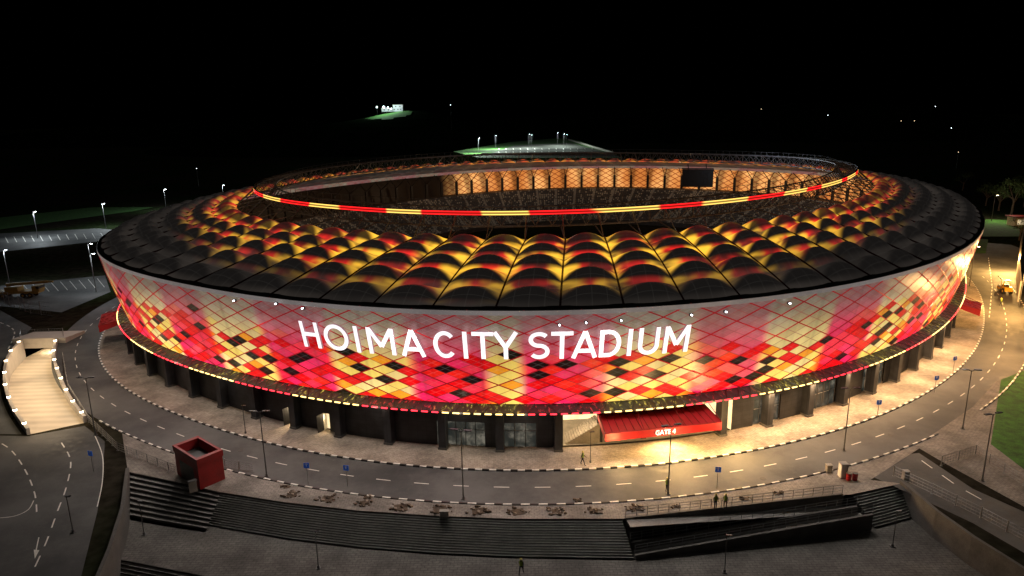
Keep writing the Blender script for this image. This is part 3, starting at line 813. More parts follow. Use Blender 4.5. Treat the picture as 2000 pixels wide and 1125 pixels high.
for p0, p1, za, zb in ((A0, A1, -2.05, -.75), (Bm0, Bm1, -1.65, -.55), (C0, C1, .15, .15)):
    for h in (.35, .7, 1.0): mb.tube(Vector((p0.x, p0.y, za+h)), Vector((p1.x, p1.y, zb+h)), .03, n=4)
    for i in range(22):
        p = p0.lerp(p1, i/21); z = za+(zb-za)*i/21; mb.tube(Vector((p.x, p.y, z)), Vector((p.x, p.y, z+1.0)), .03, n=4)
mb.build("railing", [M_STEEL], parent=root)

# underpass ramp
def rampfloor():
    q = N("ribbed_concrete"); sx = q.n.new("ShaderNodeSeparateXYZ"); q.l.new(q.geo(), sx.inputs[0])
    r = q.M('SINE', q.M('MULTIPLY', sx.outputs[1], 3.2)); n = q.noise(.3, 3)
    k = q.M('MULTIPLY', q.ss(r, -1, 1, .88, 1.04), q.ss(n, .3, .7, .92, 1.06))
    q.v(q.b.inputs["Base Color"], q.scl((.54, .47, .38), k)); q.b.inputs["Roughness"].default_value = .8; return q.m
M_RAMPF = rampfloor()
M_PALE = mat("pale_concrete", (.45, .42, .38), .8, var=.12, scale=.8)
nR = len(RL); zr = [-2.6*(1-math.cos(math.pi*min(1, i/(nR-1)*1.0)))/2 for i in range(nR)]
def zz(p, z): return Vector((p.x, p.y, z))
mb = MB()
for i in range(nR-1): mb.face([zz(RL[i], zr[i]), zz(RR[i], zr[i]), zz(RR[i+1], zr[i+1]), zz(RL[i+1], zr[i+1])])
a, b = zz(RL[-1], zr[-1]), zz(RR[-1], zr[-1]); mb.face([a, b, b+Vector((0, 9, 0)), a+Vector((0, 9, 0))])
struct(mb.build("underpass_road", [M_RAMPF]))
def rampwall(E, sgn, label):
    mb = MB(); W_ = []
    for i in range(nR):
        t = (E[min(nR-1, i+1)]-E[max(0, i-1)]).normalized(); W_.append(Vector((-t.y, t.x, 0))*.40*sgn)
    for i in range(nR-1):
        a, b, wa, wb = E[i], E[i+1], W_[i], W_[i+1]
        mb.hexa([zz(a, zr[i]-.1), zz(b, zr[i+1]-.1), zz(b+wb, zr[i+1]-.1), zz(a+wa, zr[i]-.1), zz(a, .95), zz(b, .95), zz(b+wb, .95), zz(a+wa, .95)])
    o = mb.build("parapet_wall", [M_PALE]); tag(o, label, "wall")
    for i in range(1, nR, 2):
        p = E[i]+W_[i]*.5; m2 = MB(); m2.tube(zz(p, .95), zz(p, 1.18), .24, n=8); m2.tube(zz(p, 1.18), zz(p, 1.24), .27, .10, n=8, mi=1)
        m2.build("lamp", [M_LAMPW, M_STEELD], parent=o)
    return o
rampwall(RL, 1, "pale curved parapet lined with lamps at underpass"); rampwall(RR, -1, "pale curved parapet beside sunken underpass ramp")
mb = MB(); a, b = RL[-1]+Vector((-2, 0, 0)), RR[-1]+Vector((2, 0, 0))
mb.hexa([zz(a, -.9), zz(b, -.9), zz(b, -.9)+Vector((0, 6, 0)), zz(a, -.9)+Vector((0, 6, 0)), zz(a, 1.0), zz(b, 1.0), zz(b, .5)+Vector((0, 6, 0)), zz(a, .5)+Vector((0, 6, 0))])
tag(mb.build("underpass_portal", [M_PALE]), "pale concrete tunnel mouth above sunken ramp", "tunnel")
for f in (.06, .2, .34, .48, .62, .76, .9):
    i = int(f*(nR-1)); c = (RL[i]+RR[i])/2; c.z = zr[i]+4.2
    light("ramp_light", 'AREA', c, 300, (1, .74, .44), 5, aim=c-Vector((0, 0, 5)))
c = (RL[-1]+RR[-1])/2; light("tunnel_light", 'POINT', Vector((c.x, c.y+3, -1.3)), 350, (1, .8, .52), .2)

# ------------------------------------------------------------------ fences
def fence(pts, h, sp_, label, z=0):
    P = [site(*p, z) for p in pts]; root = empty("railing_fence", P[0]); tag(root, label, "fence")
    mb = MB()
    for a, b in zip(P[:-1], P[1:]):
        for hh in np.linspace(.15, h, 4): mb.tube(a+Vector((0, 0, hh)), b+Vector((0, 0, hh)), .03, n=4)
        L = (b-a).length
        for i in range(int(L/.5)):
            p = a.lerp(b, i/max(1, int(L/.5))); mb.tube(p+Vector((0, 0, .1)), p+Vector((0, 0, h)), .012, n=3)
    o = mb.build("rail", [M_STEEL]); o.data.transform(Matrix.Translation(-P[0])); o.parent = root
    m0 = MB(); m0.tube((0, 0, 0), (0, 0, h+.08), .05, n=6); m0.box((0, 0, .03), (.2, .2, .06)); po = m0.build("post", [M_STEEL]); pm = po.data
    bpy.data.objects.remove(po)
    for a, b in zip(P[:-1], P[1:]):
        n_ = max(1, int((b-a).length/sp_))
        for i in range(n_):
            o = bpy.data.objects.new("post", pm); COL.objects.link(o); o.parent = root; o.location = a.lerp(b, i/n_)-P[0]
fence([(0, 590), (60, 612), (102, 618)], 3.0, 2.5, "tall pale mesh fence along the access road")
fence([(40, 668), (42, 655), (124, 652), (126, 670)], 1.1, 2.0, "grey steel railing above tunnel mouth")
fence([(124, 700), (134, 760), (174, 825), (230, 880), (330, 920), (372, 935)], 1.1, 2.0, "grey steel railing along the outer kerb")
fence([(1745, 930), (1820, 965), (1915, 1012), (2020, 1068)], 1.2, 2.2, "grey steel railing beside branch road")
fence([(1838, 910), (1905, 888), (1960, 925), (2040, 975)], 1.2, 2.2, "grey steel railing around the lawn corner")
fence([(440, 912), (495, 922)], 1.0, 2.0, "short steel railing beside red kiosk")

# ------------------------------------------------------------------ street lamps
def make_lamp(name, h, lit, m_head, double=False, arm=True, r0=1.):
    r = empty(name); m = MB(); k = h/8; m.tube((0, 0, 0), (0, 0, h), .085*max(.6, k)*r0, .045*r0, 8); m.tube((0, 0, 0), (0, 0, .35), .15*r0, .12*r0, 8); m.box((0, 0, .04), (.4, .4, .08))
    m.build("pole", [M_POLE], parent=r)
    if not arm:
        m = MB(); m.box((.15, 0, h+.04), (.55, .2, .07), 0); m.box((.2, 0, h-.01), (.4, .15, .04), 1); m.build("lamp_head", [M_HEADOFF, m_head], parent=r); return r
    for sx in ((1, -1) if double else (1,)):
        m = MB(); m.tube((0, 0, h-.15), (sx*.45, 0, h+.08), .035, n=6); m.build("arm", [M_POLE], parent=r)
        m = MB(); m.box((sx*.75, 0, h+.10), (.8, .30, .08), 0); m.box((sx*.8, 0, h+.04), (.6, .22, .05), 1)
        if lit: m.tube((sx*.8, 0, h-.04), (sx*.8, 0, h+.06), .22, .22, 10, mi=1)
        m.build("lamp_head", [M_HEADOFF, m_head], parent=r)
    return r
L_off = make_lamp("street_lamp", 8, False, M_HEADOFF, True)
L_sm = make_lamp("street_lamp", 4, False, M_HEADOFF, arm=False)
L_on = make_lamp("street_lamp", 9.3, True, M_LAMPC)
L_onw = make_lamp("street_lamp", 9.3, True, M_LAMPW)
def place(proto, used, lst, label, group, z=0):
    for p in lst:
        loc = site(p[0], p[1], z); rz = rnd()*.6-.3
        if not used: proto.location = loc; o = proto; used.append(1)
        else: o = dup(proto, loc, rz)
        tag(o, label, "street lamp", group)
GR = "street lamps around the stadium"
place(L_off, [], [(187, 850), (521, 930), (905, 975), (1305, 965), (1648, 880), (1880, 838), (1918, 940)], "unlit tall grey double-arm street lamp beside road", GR)
u = []; place(L_sm, u, [(143, 1040), (1153, 905), (480, 848)], "short unlit grey lamp post on pavement", GR)
place(L_sm, u, [(282, 1045), (622, 1110), (1415, 1118), (1743, 1068)], "short unlit grey lamp post on lower plaza", GR, ZL)
on = [(74, 465), (207, 445), (325, 410), (438, 400), (20, 560), (183, 545), (188, 570)]
place(L_on, [], on, "lit white street lamp beside dark parking lot", GR)
for p in on:
    l = site(*p); light("street_light", 'POINT', l+Vector((.9, -.3, 8.6)), 5200 if p[1] < 500 else 1300, (.85, .95, 1), .3)
place(L_onw, [], [(1936, 432), (1990, 600), (1893, 560)], "lit warm street lamp beside approach road", GR)
light("street_light", 'POINT', site(1936, 432)+Vector((1.4, 0, 8.8)), 5000, (1, .85, .6), .3)
light("street_light", 'POINT', site(1980, 610)+Vector((0, 0, 7)), 17000, (1, .52, .15), .5)
light("street_light", 'POINT', site(1972, 535)+Vector((0, 0, 6)), 26000, (1, .55, .16), .5)
light("street_light", 'POINT', site(1975, 700)+Vector((0, 0, 7)), 6500, (1, .52, .18), .5)

# ------------------------------------------------------------------ signs
def sign_proto():
    r = empty("road_sign"); m = MB(); m.tube((0, 0, 0), (0, 0, 2.6), .04, n=6); m.build("pole", [M_STEEL], parent=r)
    m = MB(); m.box((0, -.05, 2.3), (.62, .04, .62), 0); m.box((0, -.08, 2.35), (.10, .02, .3), 1)
    m.face([(-.2, -.085, 2.42), (.2, -.085, 2.42), (0, -.085, 2.56)], 1); m.build("sign_plate", [M_BLUE, M_WHITE], parent=r); return r
sp0 = sign_proto(); first = True
for p in [(602, 945), (679, 950), (1400, 954), (1713, 817), (1861, 727), (1825, 767), (183, 920)]:
    loc = site(*p)
    if first: sp0.location = loc; o = sp0; first = False
    else: o = dup(sp0, loc, rnd()*.5-.25)
    tag(o, "small blue road sign on a thin pole", "road sign", "blue signs along the ring road")

# ------------------------------------------------------------------ rubble beds
M_MUD = mat("excavated_soil", (.085, .058, .038), .95, var=.6, scale=2.5)
M_STONE = mat("broken_slab", (.24, .19, .15), .9, var=.4, scale=2)
for i, p in enumerate([(570, 968), (640, 975), (712, 983), (783, 992), (860, 996), (935, 999), (1012, 1001), (1088, 1000), (1160, 999), (1240, 994), (560, 952), (720, 972), (1130, 978), (1320, 990), (1455, 975), (1522, 965)]):
    random.seed(100+i); big = i < 10
    c = site(*p); m = MB(); W = (.75+.35*rnd()) if big else .5
    m.box((0, 0, .07), (W*1.3, W*1.1, .04), 0, rz=rnd()*.3)
    for _ in range(int(14+10*rnd()) if big else 8):
        a, r_ = rnd()*TAU, rnd()**.6*W*1.1; s_ = .08+rnd()*.22
        m.box((math.cos(a)*r_*1.2, math.sin(a)*r_*.8, .08+rnd()*.08), (s_*1.5, s_, s_*.5), random.choice((0, 0, 0, 1)), rz=rnd()*3, rx=rnd()*.5, ry=rnd()*.5)
    o = m.build("rubble_pile", [M_MUD, M_STONE]); o.location = c
    tag(o, "brown heap of soil and broken paving on plaza", "rubble", "rubble heaps on the plaza")
random.seed(5)

# ------------------------------------------------------------------ red kiosk
a, b, c = site(392, 957), site(347, 927), site(440, 936); d = b+(c-a)
root = empty("kiosk", a); tag(root, "red box-shaped stair kiosk with open top", "kiosk")
def kq(m, P, z0, z1, mi=0):
    for i in range(4):
        p, q_ = P[i]-a, P[(i+1) % 4]-a
        m.face([Vector((p.x, p.y, z0)), Vector((q_.x, q_.y, z0)), Vector((q_.x, q_.y, z1)), Vector((p.x, p.y, z1))], mi)
cen = (a+d)/2; O = [a, c, d, b]; I = [cen+(p-cen)*.86 for p in O]; I2 = [cen+(p-cen)*1.05 for p in O]
m = MB(); kq(m, O, 0, 3.0); kq(m, I2, 3.0, 3.7); kq(m, I, 2.5, 3.7)
for i in range(4):
    P4 = [I2[i]-a, I2[(i+1) % 4]-a, I[(i+1) % 4]-a, I[i]-a]; m.face([Vector((p.x, p.y, 3.7)) for p in P4])
    P4 = [I2[i]-a, I2[(i+1) % 4]-a, O[(i+1) % 4]-a, O[i]-a]; m.face([Vector((p.x, p.y, 3.0)) for p in P4])
m.face([Vector(((p-a).x, (p-a).y, 2.55)) for p in I], 1)
m.build("wall", [M_RED2, M_STEELD], parent=root)
m = MB(); p0, p1 = a+(b-a)*.2-a, a+(b-a)*.8-a; n_ = Vector((p1.y-p0.y, -(p1.x-p0.x), 0)).normalized()
if (n_).dot(cen-a) > 0: n_ = -n_
q0, q1 = p0+n_*.03, p1+n_*.03; m.face([q0, q1, q1+Vector((0, 0, 2.3)), q0+Vector((0, 0, 2.3))]); m.build("door", [M_STEELD], parent=root)
m = MB(); m.box((-.5, -.6, .8), (.8, .3, 1.3), 0, rz=.6); m.box((-.5, -.6, 1.5), (.9, .4, .08), 1, rz=.6); m.build("cabinet", [M_CONC, M_STEEL], parent=root)

def cab(loc, s, mm, label):
    m = MB(); m.box((0, 0, s[2]/2+.1), s, 0); m.box((0, 0, .06), (s[0]+.1, s[1]+.1, .12), 1); m.box((0, 0, s[2]+.13), (s[0]+.08, s[1]+.08, .06), 1)
    m.box((s[0]*.0, -s[1]/2-.01, s[2]/2+.15), (s[0]*.8, .03, s[2]*.8), 0); m.tube((s[0]*.3, -s[1]/2-.06, s[2]*.5), (s[0]*.3, -s[1]/2-.06, s[2]*.62), .02, n=5, mi=1)
    o = m.build("utility_cabinet", [mm, M_CONC]); o.location = loc; tag(o, label, "cabinet")
cab(site(1645, 932), (.75, .7, 1.6), M_WHITE, "tall white utility cabinet on the plaza")
cab(site(1618, 922), (.6, .5, .8), M_CONC, "low grey utility cabinet beside road")
cab(site(1768, 936), (.6, .5, .9), M_CONC, "low grey cabinet near the steps")
cab(site(868, 1008), (.9, .4, .5), M_CONC, "low grey cabinet at the top of steps")
for p in ((1657, 938), (1669, 938)):
    m = MB(); m.tube((0, 0, 0), (0, 0, .85), .27, .29, 12); m.tube((0, 0, .28), (0, 0, .33), .31, .31, 12); m.tube((0, 0, .58), (0, 0, .63), .31, .31, 12); m.tube((0, 0, .85), (0, 0, .90), .31, .29, 12, 1)
    o = m.build("barrel", [M_RED, M_STEELD]); o.location = site(*p); tag(o, "red ribbed barrel beside white cabinet", "barrel", "red barrels on the plaza")

# ------------------------------------------------------------------ people
M_SKIN = mat("skin", (.10, .05, .03), .6, var=.1); M_VEST = mat("hi_vis_vest", (.25, .35, .04), .7, var=.2); M_TROU = mat("dark_trousers", (.02, .022, .03), .9)
M_HELM = mat("helmet", (.6, .5, .1), .4)
def person(pose):
    J = {'pelvis': (0, 0, .95), 'waist': (0, 0, 1.12), 'chest': (0, 0, 1.36), 'neck': (0, 0, 1.50), 'head': (0, .01, 1.60), 'crown': (0, 0, 1.73)}
    d = .28 if pose == 'walk' else .03
    for sx, sn in ((1, 1), (-1, -1)):
        J['hip%d' % sx] = (.10*sx, 0, .90); J['knee%d' % sx] = (.11*sx, -.02+sn*d*.6, .50); J['ank%d' % sx] = (.12*sx, sn*d, .09); J['toe%d' % sx] = (.13*sx, sn*d-.17, .04)
        J['sh%d' % sx] = (.19*sx, 0, 1.43); J['elb%d' % sx] = (.25*sx, -sn*d*.3+.02, 1.15); J['wr%d' % sx] = (.26*sx, -sn*d*.8-.08, .92); J['hand%d' % sx] = (.26*sx, -sn*d*.9-.10, .82)
    Rr = {'pelvis': .14, 'waist': .13, 'chest': .15, 'neck': .06, 'head': .10, 'crown': .07}
    keys = list(J); E = [('pelvis', 'waist'), ('waist', 'chest'), ('chest', 'neck'), ('neck', 'head'), ('head', 'crown')]
    for sx in (1, -1):
        E += [('pelvis', 'hip%d' % sx), ('hip%d' % sx, 'knee%d' % sx), ('knee%d' % sx, 'ank%d' % sx), ('ank%d' % sx, 'toe%d' % sx), ('chest', 'sh%d' % sx), ('sh%d' % sx, 'elb%d' % sx), ('elb%d' % sx, 'wr%d' % sx), ('wr%d' % sx, 'hand%d' % sx)]
        Rr.update({'hip%d' % sx: .10, 'knee%d' % sx: .065, 'ank%d' % sx: .045, 'toe%d' % sx: .04, 'sh%d' % sx: .065, 'elb%d' % sx: .045, 'wr%d' % sx: .03, 'hand%d' % sx: .035})
    me_ = bpy.data.meshes.new("p"); me_.from_pydata([J[k] for k in keys], [(keys.index(a), keys.index(b)) for a, b in E], [])
    o = bpy.data.objects.new("p", me_); COL.objects.link(o); o.modifiers.new("s", 'SKIN'); ss = o.modifiers.new("u", 'SUBSURF'); ss.levels = 1
    for i, k in enumerate(keys): me_.skin_vertices[0].data[i].radius = (Rr[k], Rr[k]*.8)
    dg = bpy.context.evaluated_depsgraph_get(); m2 = bpy.data.meshes.new_from_object(o.evaluated_get(dg)); bpy.data.objects.remove(o)
    m2.materials.clear(); m2.materials.append(M_TROU); m2.materials.append(M_SKIN)
    for p in m2.polygons:
        c_ = p.center; p.material_index = 1 if (c_.z > 1.50 or (abs(c_.x) > .2 and c_.z < 1.0)) else 0; p.use_smooth = True
    r = bpy.data.objects.new("person", m2); COL.objects.link(r)
    v = MB(); n = 12
    rings = [(.185, .15, 1.02), (.19, .15, 1.2), (.23, .155, 1.38), (.12, .10, 1.5)]
    for (a1, b1, z1), (a2, b2, z2) in zip(rings[:-1], rings[1:]):
        for i in range(n):
            t1, t2 = TAU*i/n, TAU*(i+1)/n
            v.face([(a1*math.cos(t1), b1*math.sin(t1), z1), (a1*math.cos(t2), b1*math.sin(t2), z1), (a2*math.cos(t2), b2*math.sin(t2), z2), (a2*math.cos(t1), b2*math.sin(t1), z2)])
    v.build("vest", [M_VEST], parent=r, smooth=True, merge=True)
    v = MB()
    for (r1, z1), (r2, z2) in (((.15, 1.665), (.115, 1.68)), ((.115, 1.68), (.10, 1.75)), ((.10, 1.75), (.05, 1.79))): v.tube((0, 0, z1), (0, 0, z2), r1, r2, 12)
    v.build("helmet", [M_HELM], parent=r)
    return r
pw, ps = person('walk'), person('stand'); uw = us = False
for p, kind, rz, z, lab in [((1138, 908), 'walk', 1.2, .13, "worker in reflective vest walking along the pavement"), ((1397, 994), 'stand', .3, .05, "worker in vest standing on plaza beside companion"),
                      ((1416, 994), 'stand', -.6, .05, "worker in vest standing on plaza facing companion"), ((1302, 962), 'stand', 2., .05, "worker in vest standing beside lamp post"),
                      ((1954, 598), 'walk', .4, 0, "worker walking on the approach road"), ((1913, 615), 'stand', 1., 0, "person standing beside the curved road"), ((1018, 1122), 'walk', 2.8, ZL, "person walking on the lower plaza")]:
    src = pw if kind == 'walk' else ps; loc = site(*p, z)
    fresh = (kind == 'walk' and not uw) or (kind == 'stand' and not us)
    if fresh: o = src; o.location = loc; o.rotation_euler = (0, 0, rz)
    else: o = dup(src, loc, rz)
    if kind == 'walk': uw = True
    else: us = True
    tag(o, lab, "person")

# ------------------------------------------------------------------ machines
def roller(loc, rz):
    r = empty("road_roller", loc); r.rotation_euler = (0, 0, rz)
    m = MB(); m.box((-.9, 0, 1.15), (2.0, 1.5, .8), 0); m.box((.6, 0, .95), (1.4, 1.1, .5), 0); m.box((-1.6, 0, 1.2), (.5, 1.3, .6), 0); m.box((1.6, .75, .8), (1.6, .12, .3), 0); m.box((1.6, -.75, .8), (1.6, .12, .3), 0); m.build("body", [M_YEL], parent=r)
    m = MB(); m.box((.1, 0, 2.85), (1.6, 1.5, .1), 0)
    for x in (-.6, .8):
        for y in (-.65, .65): m.tube((x, y, 1.3), (x, y, 2.85), .05, n=5, mi=0)
    m.box((.1, 0, 1.7), (1.2, 1.1, .5), 1); m.build("cab", [M_YEL, M_BLACK], parent=r)
    m = MB(); m.tube((1.75, -.72, .7), (1.75, .72, .7), .7, n=20); m.build("drum", [M_STEEL], parent=r)
    for y in (-.7, .7):
        m = MB(); m.tube((-1.1, y-.2, .65), (-1.1, y+.2, .65), .65, n=18); m.tube((-1.1, y-.22, .65), (-1.1, y+.22, .65), .3, n=12, mi=1); m.build("wheel", [M_RUBBER, M_YEL], parent=r)
    tag(r, "yellow road roller parked on lit approach road", "road roller")
roller(site(1962, 572), 1.3)
def crane(loc, rz):
    r = empty("mobile_crane", loc); r.rotation_euler = (0, 0, rz)
    m = MB(); m.box((0, 0, 1.3), (11, 2.5, .6)); m.box((-.5, 0, 2.1), (3, 2.4, 1.0)); m.build("body", [M_YELD], parent=r)
    m = MB(); m.box((5.0, 0, 2.1), (1.6, 2.4, 1.3)); m.box((5.5, 0, 2.4), (.7, 2.42, .6), 1); m.build("cab", [M_YELD, M_BLACK], parent=r)
    m = MB(); m.tube((-2, 0, 3.0), (7.5, 0, 3.5), .4, .3, 6); m.tube((7.5, 0, 3.5), (8.6, 0, 3.5), .2, .2, 6); m.build("boom", [M_YELD], parent=r)
    for x in (-4, -2.6, 2, 3.6):
        for y in (-1.1, 1.1):
            m = MB(); m.tube((x, y-.25, .6), (x, y+.25, .6), .6, n=16); m.tube((x, y-.27, .6), (x, y+.27, .6), .25, n=10, mi=1); m.build("wheel", [M_RUBBER, M_YELD], parent=r)
    tag(r, "long yellow mobile crane parked in dark lot", "crane truck")
crane(site(35, 580), .05)

# ------------------------------------------------------------------ hills, far terrace, house
def hill(cx, cy, sx, sy, h, n=28):
    m = MB(); G = []
    for i in range(n+1):
        row = []
        for j in range(n+1):
            u, v = (i/n-.5)*6, (j/n-.5)*6; z = h*math.exp(-(u*u+v*v)/2)*(1+.12*math.sin(u*3+v*2))-.6
            row.append(Vector((cx+u*sx, cy+v*sy, z)))
        G.append(row)
    for i in range(n):
        for j in range(n): m.face([G[i][j], G[i+1][j], G[i+1][j+1], G[i][j+1]])
    return struct(m.build("hill", [M_HILL], smooth=True, merge=True))
HX, HY = -170, 1040
hill(HX, HY, 110, 110, 46); hill(560, 1350, 260, 160, 52); hill(-600, 1500, 300, 150, 40); hill(250, 1700, 300, 150, 46)
TZ = 12
M_FARLOT = mat("far_asphalt", (.11, .11, .10), .9, var=.3, scale=.1)
ter = [site(885, 296, TZ), site(935, 308, TZ), site(1215, 308, TZ), site(1130, 274, TZ), site(1090, 270, TZ), site(1000, 277, TZ)]
poly_sheet("terrace", ter, M_GRASS, TZ)
m = MB()
for p, q_ in zip(ter, ter[1:]+ter[:1]): m.face([Vector((p.x, p.y, 0)), Vector((q_.x, q_.y, 0)), q_, p])
struct(m.build("terrace_bank", [M_GRASS]))
poly_sheet("terrace_lot", [site(p[0], p[1], TZ) for p in ((945, 305), (1208, 306), (1115, 279), (1005, 284))], M_FARLOT, TZ+.1)
m = MB()
for i in range(14):
    x = 975+i*14
    for y0, y1 in ((300, 296), (293, 290)):
        a_, b_ = site(x, y0, TZ), site(x-1, y1, TZ); w_ = Vector((.35, 0, 0))
        m.face([zz(v, TZ+.2) for v in (a_-w_, a_+w_, b_+w_, b_-w_)])
struct(m.build("terrace_lot_marking", [M_WHITE]))
m = MB()
for (p, q_) in (((940, 303), (1205, 303)), ((1205, 303), (1110, 274))):
    a_, b_ = site(*p, TZ), site(*q_, TZ); m.hexa([a_, b_, b_+Vector((0, 1, 0)), a_+Vector((0, 1, 0))]+[v+Vector((0, 0, 1.5)) for v in (a_, b_, b_+Vector((0, 1, 0)), a_+Vector((0, 1, 0)))])
tag(m.build("terrace_wall", [M_CONC]), "pale concrete wall on distant lit terrace", "wall")
L_far = make_lamp("street_lamp", 11, True, M_LAMPC, r0=.8)
far_l = [(935, 300), (968, 291), (1033, 288), (1038, 290), (1089, 284), (1101, 287), (1106, 290)]
for i, p in enumerate(far_l):
    if i == 0: o = L_far; o.location = site(*p, TZ)
    else: o = dup(L_far, site(*p, TZ), rnd())
    tag(o, "lit street lamp on distant grassy terrace", "street lamp", GR)
for i, p in enumerate(far_l[:6]): light("street_light", 'POINT', site(*p, TZ)+Vector((0, -3, 11)), 60000 if i < 2 else 14000, (.85, 1, .9), .5)
# house
hb = empty("hill_house", (HX, HY, 45)); tag(hb, "white flat-roofed house lit by floodlights on hill", "house")
M_HW = mat("rendered_wall", (.35, .36, .36), .8, var=.2)
m = MB(); m.box((9, 0, 5.5), (14, 11, 9)); m.box((-7, 1, 3.5), (16, 9, 5)); m.box((9, 0, 10.2), (15, 12, .5), 1); m.box((-7, 1, 6.2), (17, 10, .4), 1); m.build("wall", [M_HW, M_CONC], parent=hb)
for x, z in ((4, 4), (9, 4), (13, 4), (6, 8), (12, 8), (-5, 3.5), (-11, 3.5)):
    m = MB(); m.box((x, -5.6 if x > 0 else -3.6, z), (1.8, .15, 1.6)); m.build("window", [M_GLASS], parent=hb)
for x, z, r_ in ((-21, 7.5, 1.1), (-11, 7.5, 1.5), (-5, 6.5, 1.2), (-1, 5, 1.0)):
    m = MB(); m.tube((x, -6.5, z), (x, -6.2, z), r_*.7, n=10); m.tube((x, -6.1, -3), (x, -6.1, z), .15, n=5, mi=1); m.build("lamp", [M_LAMPC, M_STEELD], parent=hb)
m = MB(); G = []
for i in range(13):
    row = []
    for j in range(7):
        x, y = HX-34+i*5.5, HY-60+j*8; u, v = (x-HX)/110, (y-HY)/110
        row.append(Vector((x, y, 46*math.exp(-(u*u+v*v)/2)*(1+.12*math.sin(u*3+v*2))-.6+.5)))
    G.append(row)
for i in range(12):
    for j in range(6):
        if (i-6)**2/36+(j-3)**2/9 < 1.05: m.face([G[i][j], G[i+1][j], G[i+1][j+1], G[i][j+1]])
struct(m.build("hillside_lawn", [M_GRASS]))
light("house_light", 'POINT', (HX-10, HY-26, 58), 36000, (.75, 1, .9), .6)
light("house_light", 'POINT', (HX+8, HY-16, 54), 9000, (.8, .95, 1), .6)
for px, py, dist, c_ in ((384, 329, 420, 0), (1617, 225, 900, 0), (1786, 236, 900, 1), (1827, 208, 1000, 0), (1858, 250, 800, 0), (880, 205, 900, 0), (1760, 236, 950, 1), (1487, 213, 1000, 1), (1872, 297, 450, 1)):
    a_, b_ = px-1000, py-562.5; uu = (a_*cr+b_*sr)/FPX; vv = -(-a_*sr+b_*cr)/FPX
    D = Vector((uu, cp+vv*sp, -sp+vv*cp))*dist; P = Vector((0, 0, EYE))+D; q = dist/900*(.7 if c_ else .85)
    m = MB(); m.tube((0, 0, -.4*q), (0, 0, .4*q), .5*q, .35*q, 8); m.tube((0, 0, -P.z), (0, 0, -.4*q), .10, n=5, mi=1); m.box((0, 0, .5), (1.0, .5, .12), 1)
    o = m.build("distant_lamp", [M_TOWNW if c_ else M_TOWNC, M_STEELD]); o.location = P; tag(o, "small distant lit lamp on a dark hillside", "street lamp", "distant town lamps")

# trees
M_BARK = mat("bark", (.07, .05, .035), .9); M_LEAF = mat("foliage", (.04, .075, .02), .8, var=.6, scale=.7)
def tree(loc, h, seed):
    random.seed(seed); r = empty("tree", loc); m = MB(); tips = []
    m.tube((0, 0, 0), (.2, 0, h*.45), h*.035, h*.022, 7)
    for i in range(9):
        a = rnd()*TAU; z0 = h*(.3+.15*rnd()); e = Vector((math.cos(a)*h*(.2+.16*rnd()), math.sin(a)*h*(.2+.16*rnd()), h*(.55+.4*rnd())))
        m.tube((.15, 0, z0), e, h*.013, h*.004, 5); tips.append(e)
    m.build("trunk", [M_BARK], parent=r); m = MB()
    for t in tips+[Vector((0, 0, h*.9))]:
        for _ in range(130):
            d_ = Vector((random.gauss(0, 1), random.gauss(0, 1), random.gauss(0, .7)))*h*.075; c_ = t+d_; s_ = h*.018*(.6+rnd())
            x_ = Vector((random.gauss(0, 1), random.gauss(0, 1), random.gauss(0, 1))).normalized(); y_ = x_.cross(Vector((.3, .5, .8))).normalized()
            m.face([c_-x_*s_, c_-y_*s_*.5, c_+x_*s_, c_+y_*s_*.5])
    m.build("crown", [M_LEAF], parent=r); tag(r, "dark leafy tree beside the lit approach road", "tree", "trees beside the approach road")
for i, (p, h) in enumerate((((1975, 420), 13), ((1950, 412), 10), ((2000, 405), 14), ((1925, 402), 9), ((1880, 372), 9), ((1990, 470), 7))): tree(site(*p), h, 40+i)
m = MB(); c = site(1990, 440)
m.box((0, 0, 1.5), (6, 4, 3)); m.box((0, 0, 3.1), (7, 5, .25), 1); m.box((-1, -2.02, 1.4), (2.2, .1, 1.6), 2)
o = m.build("guard_booth", [M_WHITE, M_RED2, M_LITIN]); o.location = c; tag(o, "small white guard booth with red roof", "booth")
wallmesh("boundary_wall", [site(1988, 590), site(1985, 545), site(1990, 500), site(1998, 465)], 0, 4.5, .3, M_PALE, "pale boundary wall glowing under warm floodlights")

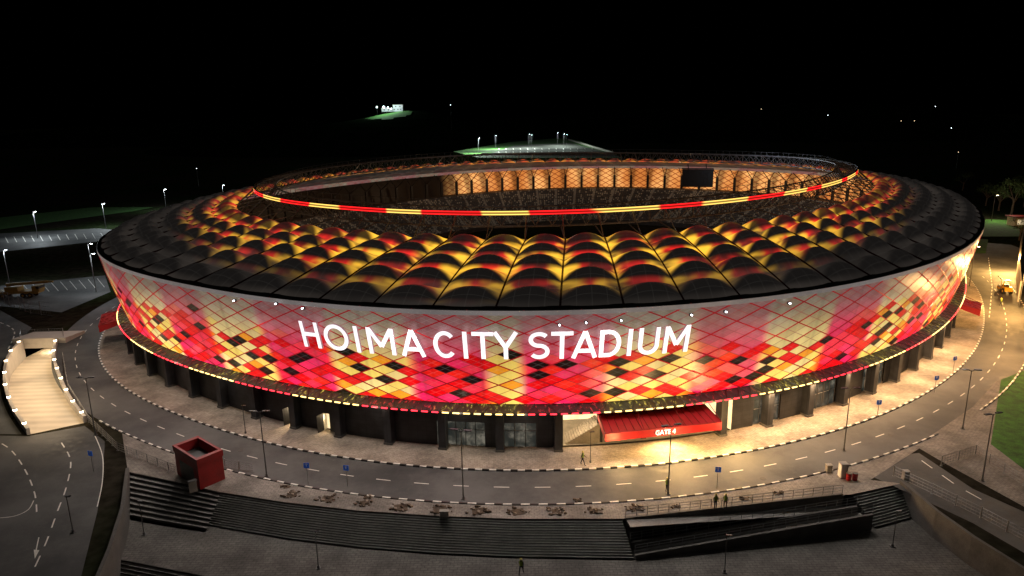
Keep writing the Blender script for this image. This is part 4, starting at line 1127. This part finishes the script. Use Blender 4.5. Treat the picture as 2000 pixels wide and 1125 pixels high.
# ------------------------------------------------------------------ lights
light("gate_light", 'AREA', rim(387, -1.5, 2.7), 2200, (1, .60, .22), 3, aim=rim(387, 3, 0))
light("gate_light", 'POINT', rim(380, 3.0, 2.6), 900, (1, .60, .22), .4)
light("gate_light", 'POINT', rim(387, 3.6, 2.6), 1400, (1, .60, .22), .4)
light("gate_light", 'POINT', rim(394.5, 2.2, 3.4), 2800, (1, .60, .22), .4)
light("gate_light", 'POINT', rim(376.5, -4, 4.0), 500, (1, .7, .4), .3)
light("door_light", 'SPOT', rim(335.7, -3.6, 2.3), 400, (1, .72, .4), .2, aim=rim(335.0, 1.5, 0), spot=120)
light("door_light", 'SPOT', rim(341.5, -3.6, 2.3), 250, (1, .72, .4), .2, aim=rim(341.0, 1.5, 0), spot=120)
for s_ in (402, 410, 418, 426, 434, 443, 453): light("soffit_light", 'AREA', rim(s_, -1.0, 5.0), 900, (1, .60, .28), 2.0, aim=rim(s_, .2, 0))
for s_ in (300, 312, 324, 350, 361, 369): light("soffit_light", 'POINT', rim(s_, -1.2, 4.9), 70, (1, .8, .6), .3)
for s_ in (268, 290, 312, 334, 356, 378, 400, 422, 444, 466):  # fill lights added to brighten the road, no fixtures modelled
    light("rim_fill_light", 'AREA', rim(s_, 2.5, 18.0), 950, (1, .90, .80), 1.5, aim=rim(s_, 14, 0))
for s_ in (325, 345, 365, 385, 405):  # more fill lights added, reaching out to the foreground
    light("rim_fill_light", 'AREA', rim(s_, 2.5, 18.2), 1000, (1, .94, .88), 1.5, aim=rim(s_, 24, 0))
for s_ in np.arange(0, PERIM, 44):
    light("bowl_light", 'POINT', rim(s_, -20, 17.5), 700, (1, .66, .36), .6)
for s_ in (560, 590):
    light("bowl_light", 'POINT', ring(s_, -14, -2), 2200, (.75, .85, 1), .6)

# ------------------------------------------------------------------ world
w = bpy.data.worlds.new("World"); sc.world = w; w.use_nodes = True
nt = w.node_tree; bg = nt.nodes["Background"]; sky = nt.nodes.new("ShaderNodeTexSky"); sky.sky_type = 'NISHITA'; sky.sun_disc = False
sky.sun_elevation = math.radians(-8); sky.sun_rotation = math.radians(200); nt.links.new(sky.outputs[0], bg.inputs[0]); bg.inputs[1].default_value = .01
sun = bpy.data.lights.new("night_fill_sun", 'SUN'); sun.energy = .04; sun.angle = math.radians(3); sun.color = (1, .96, .90); so = bpy.data.objects.new("night_fill_sun", sun); COL.objects.link(so); so.rotation_euler = (math.radians(35), 0, math.radians(-30))  # dim sun lamp added as base ambience over the site
sc.view_settings.view_transform = 'Standard'; sc.view_settings.look = 'None'; sc.view_settings.exposure = 0
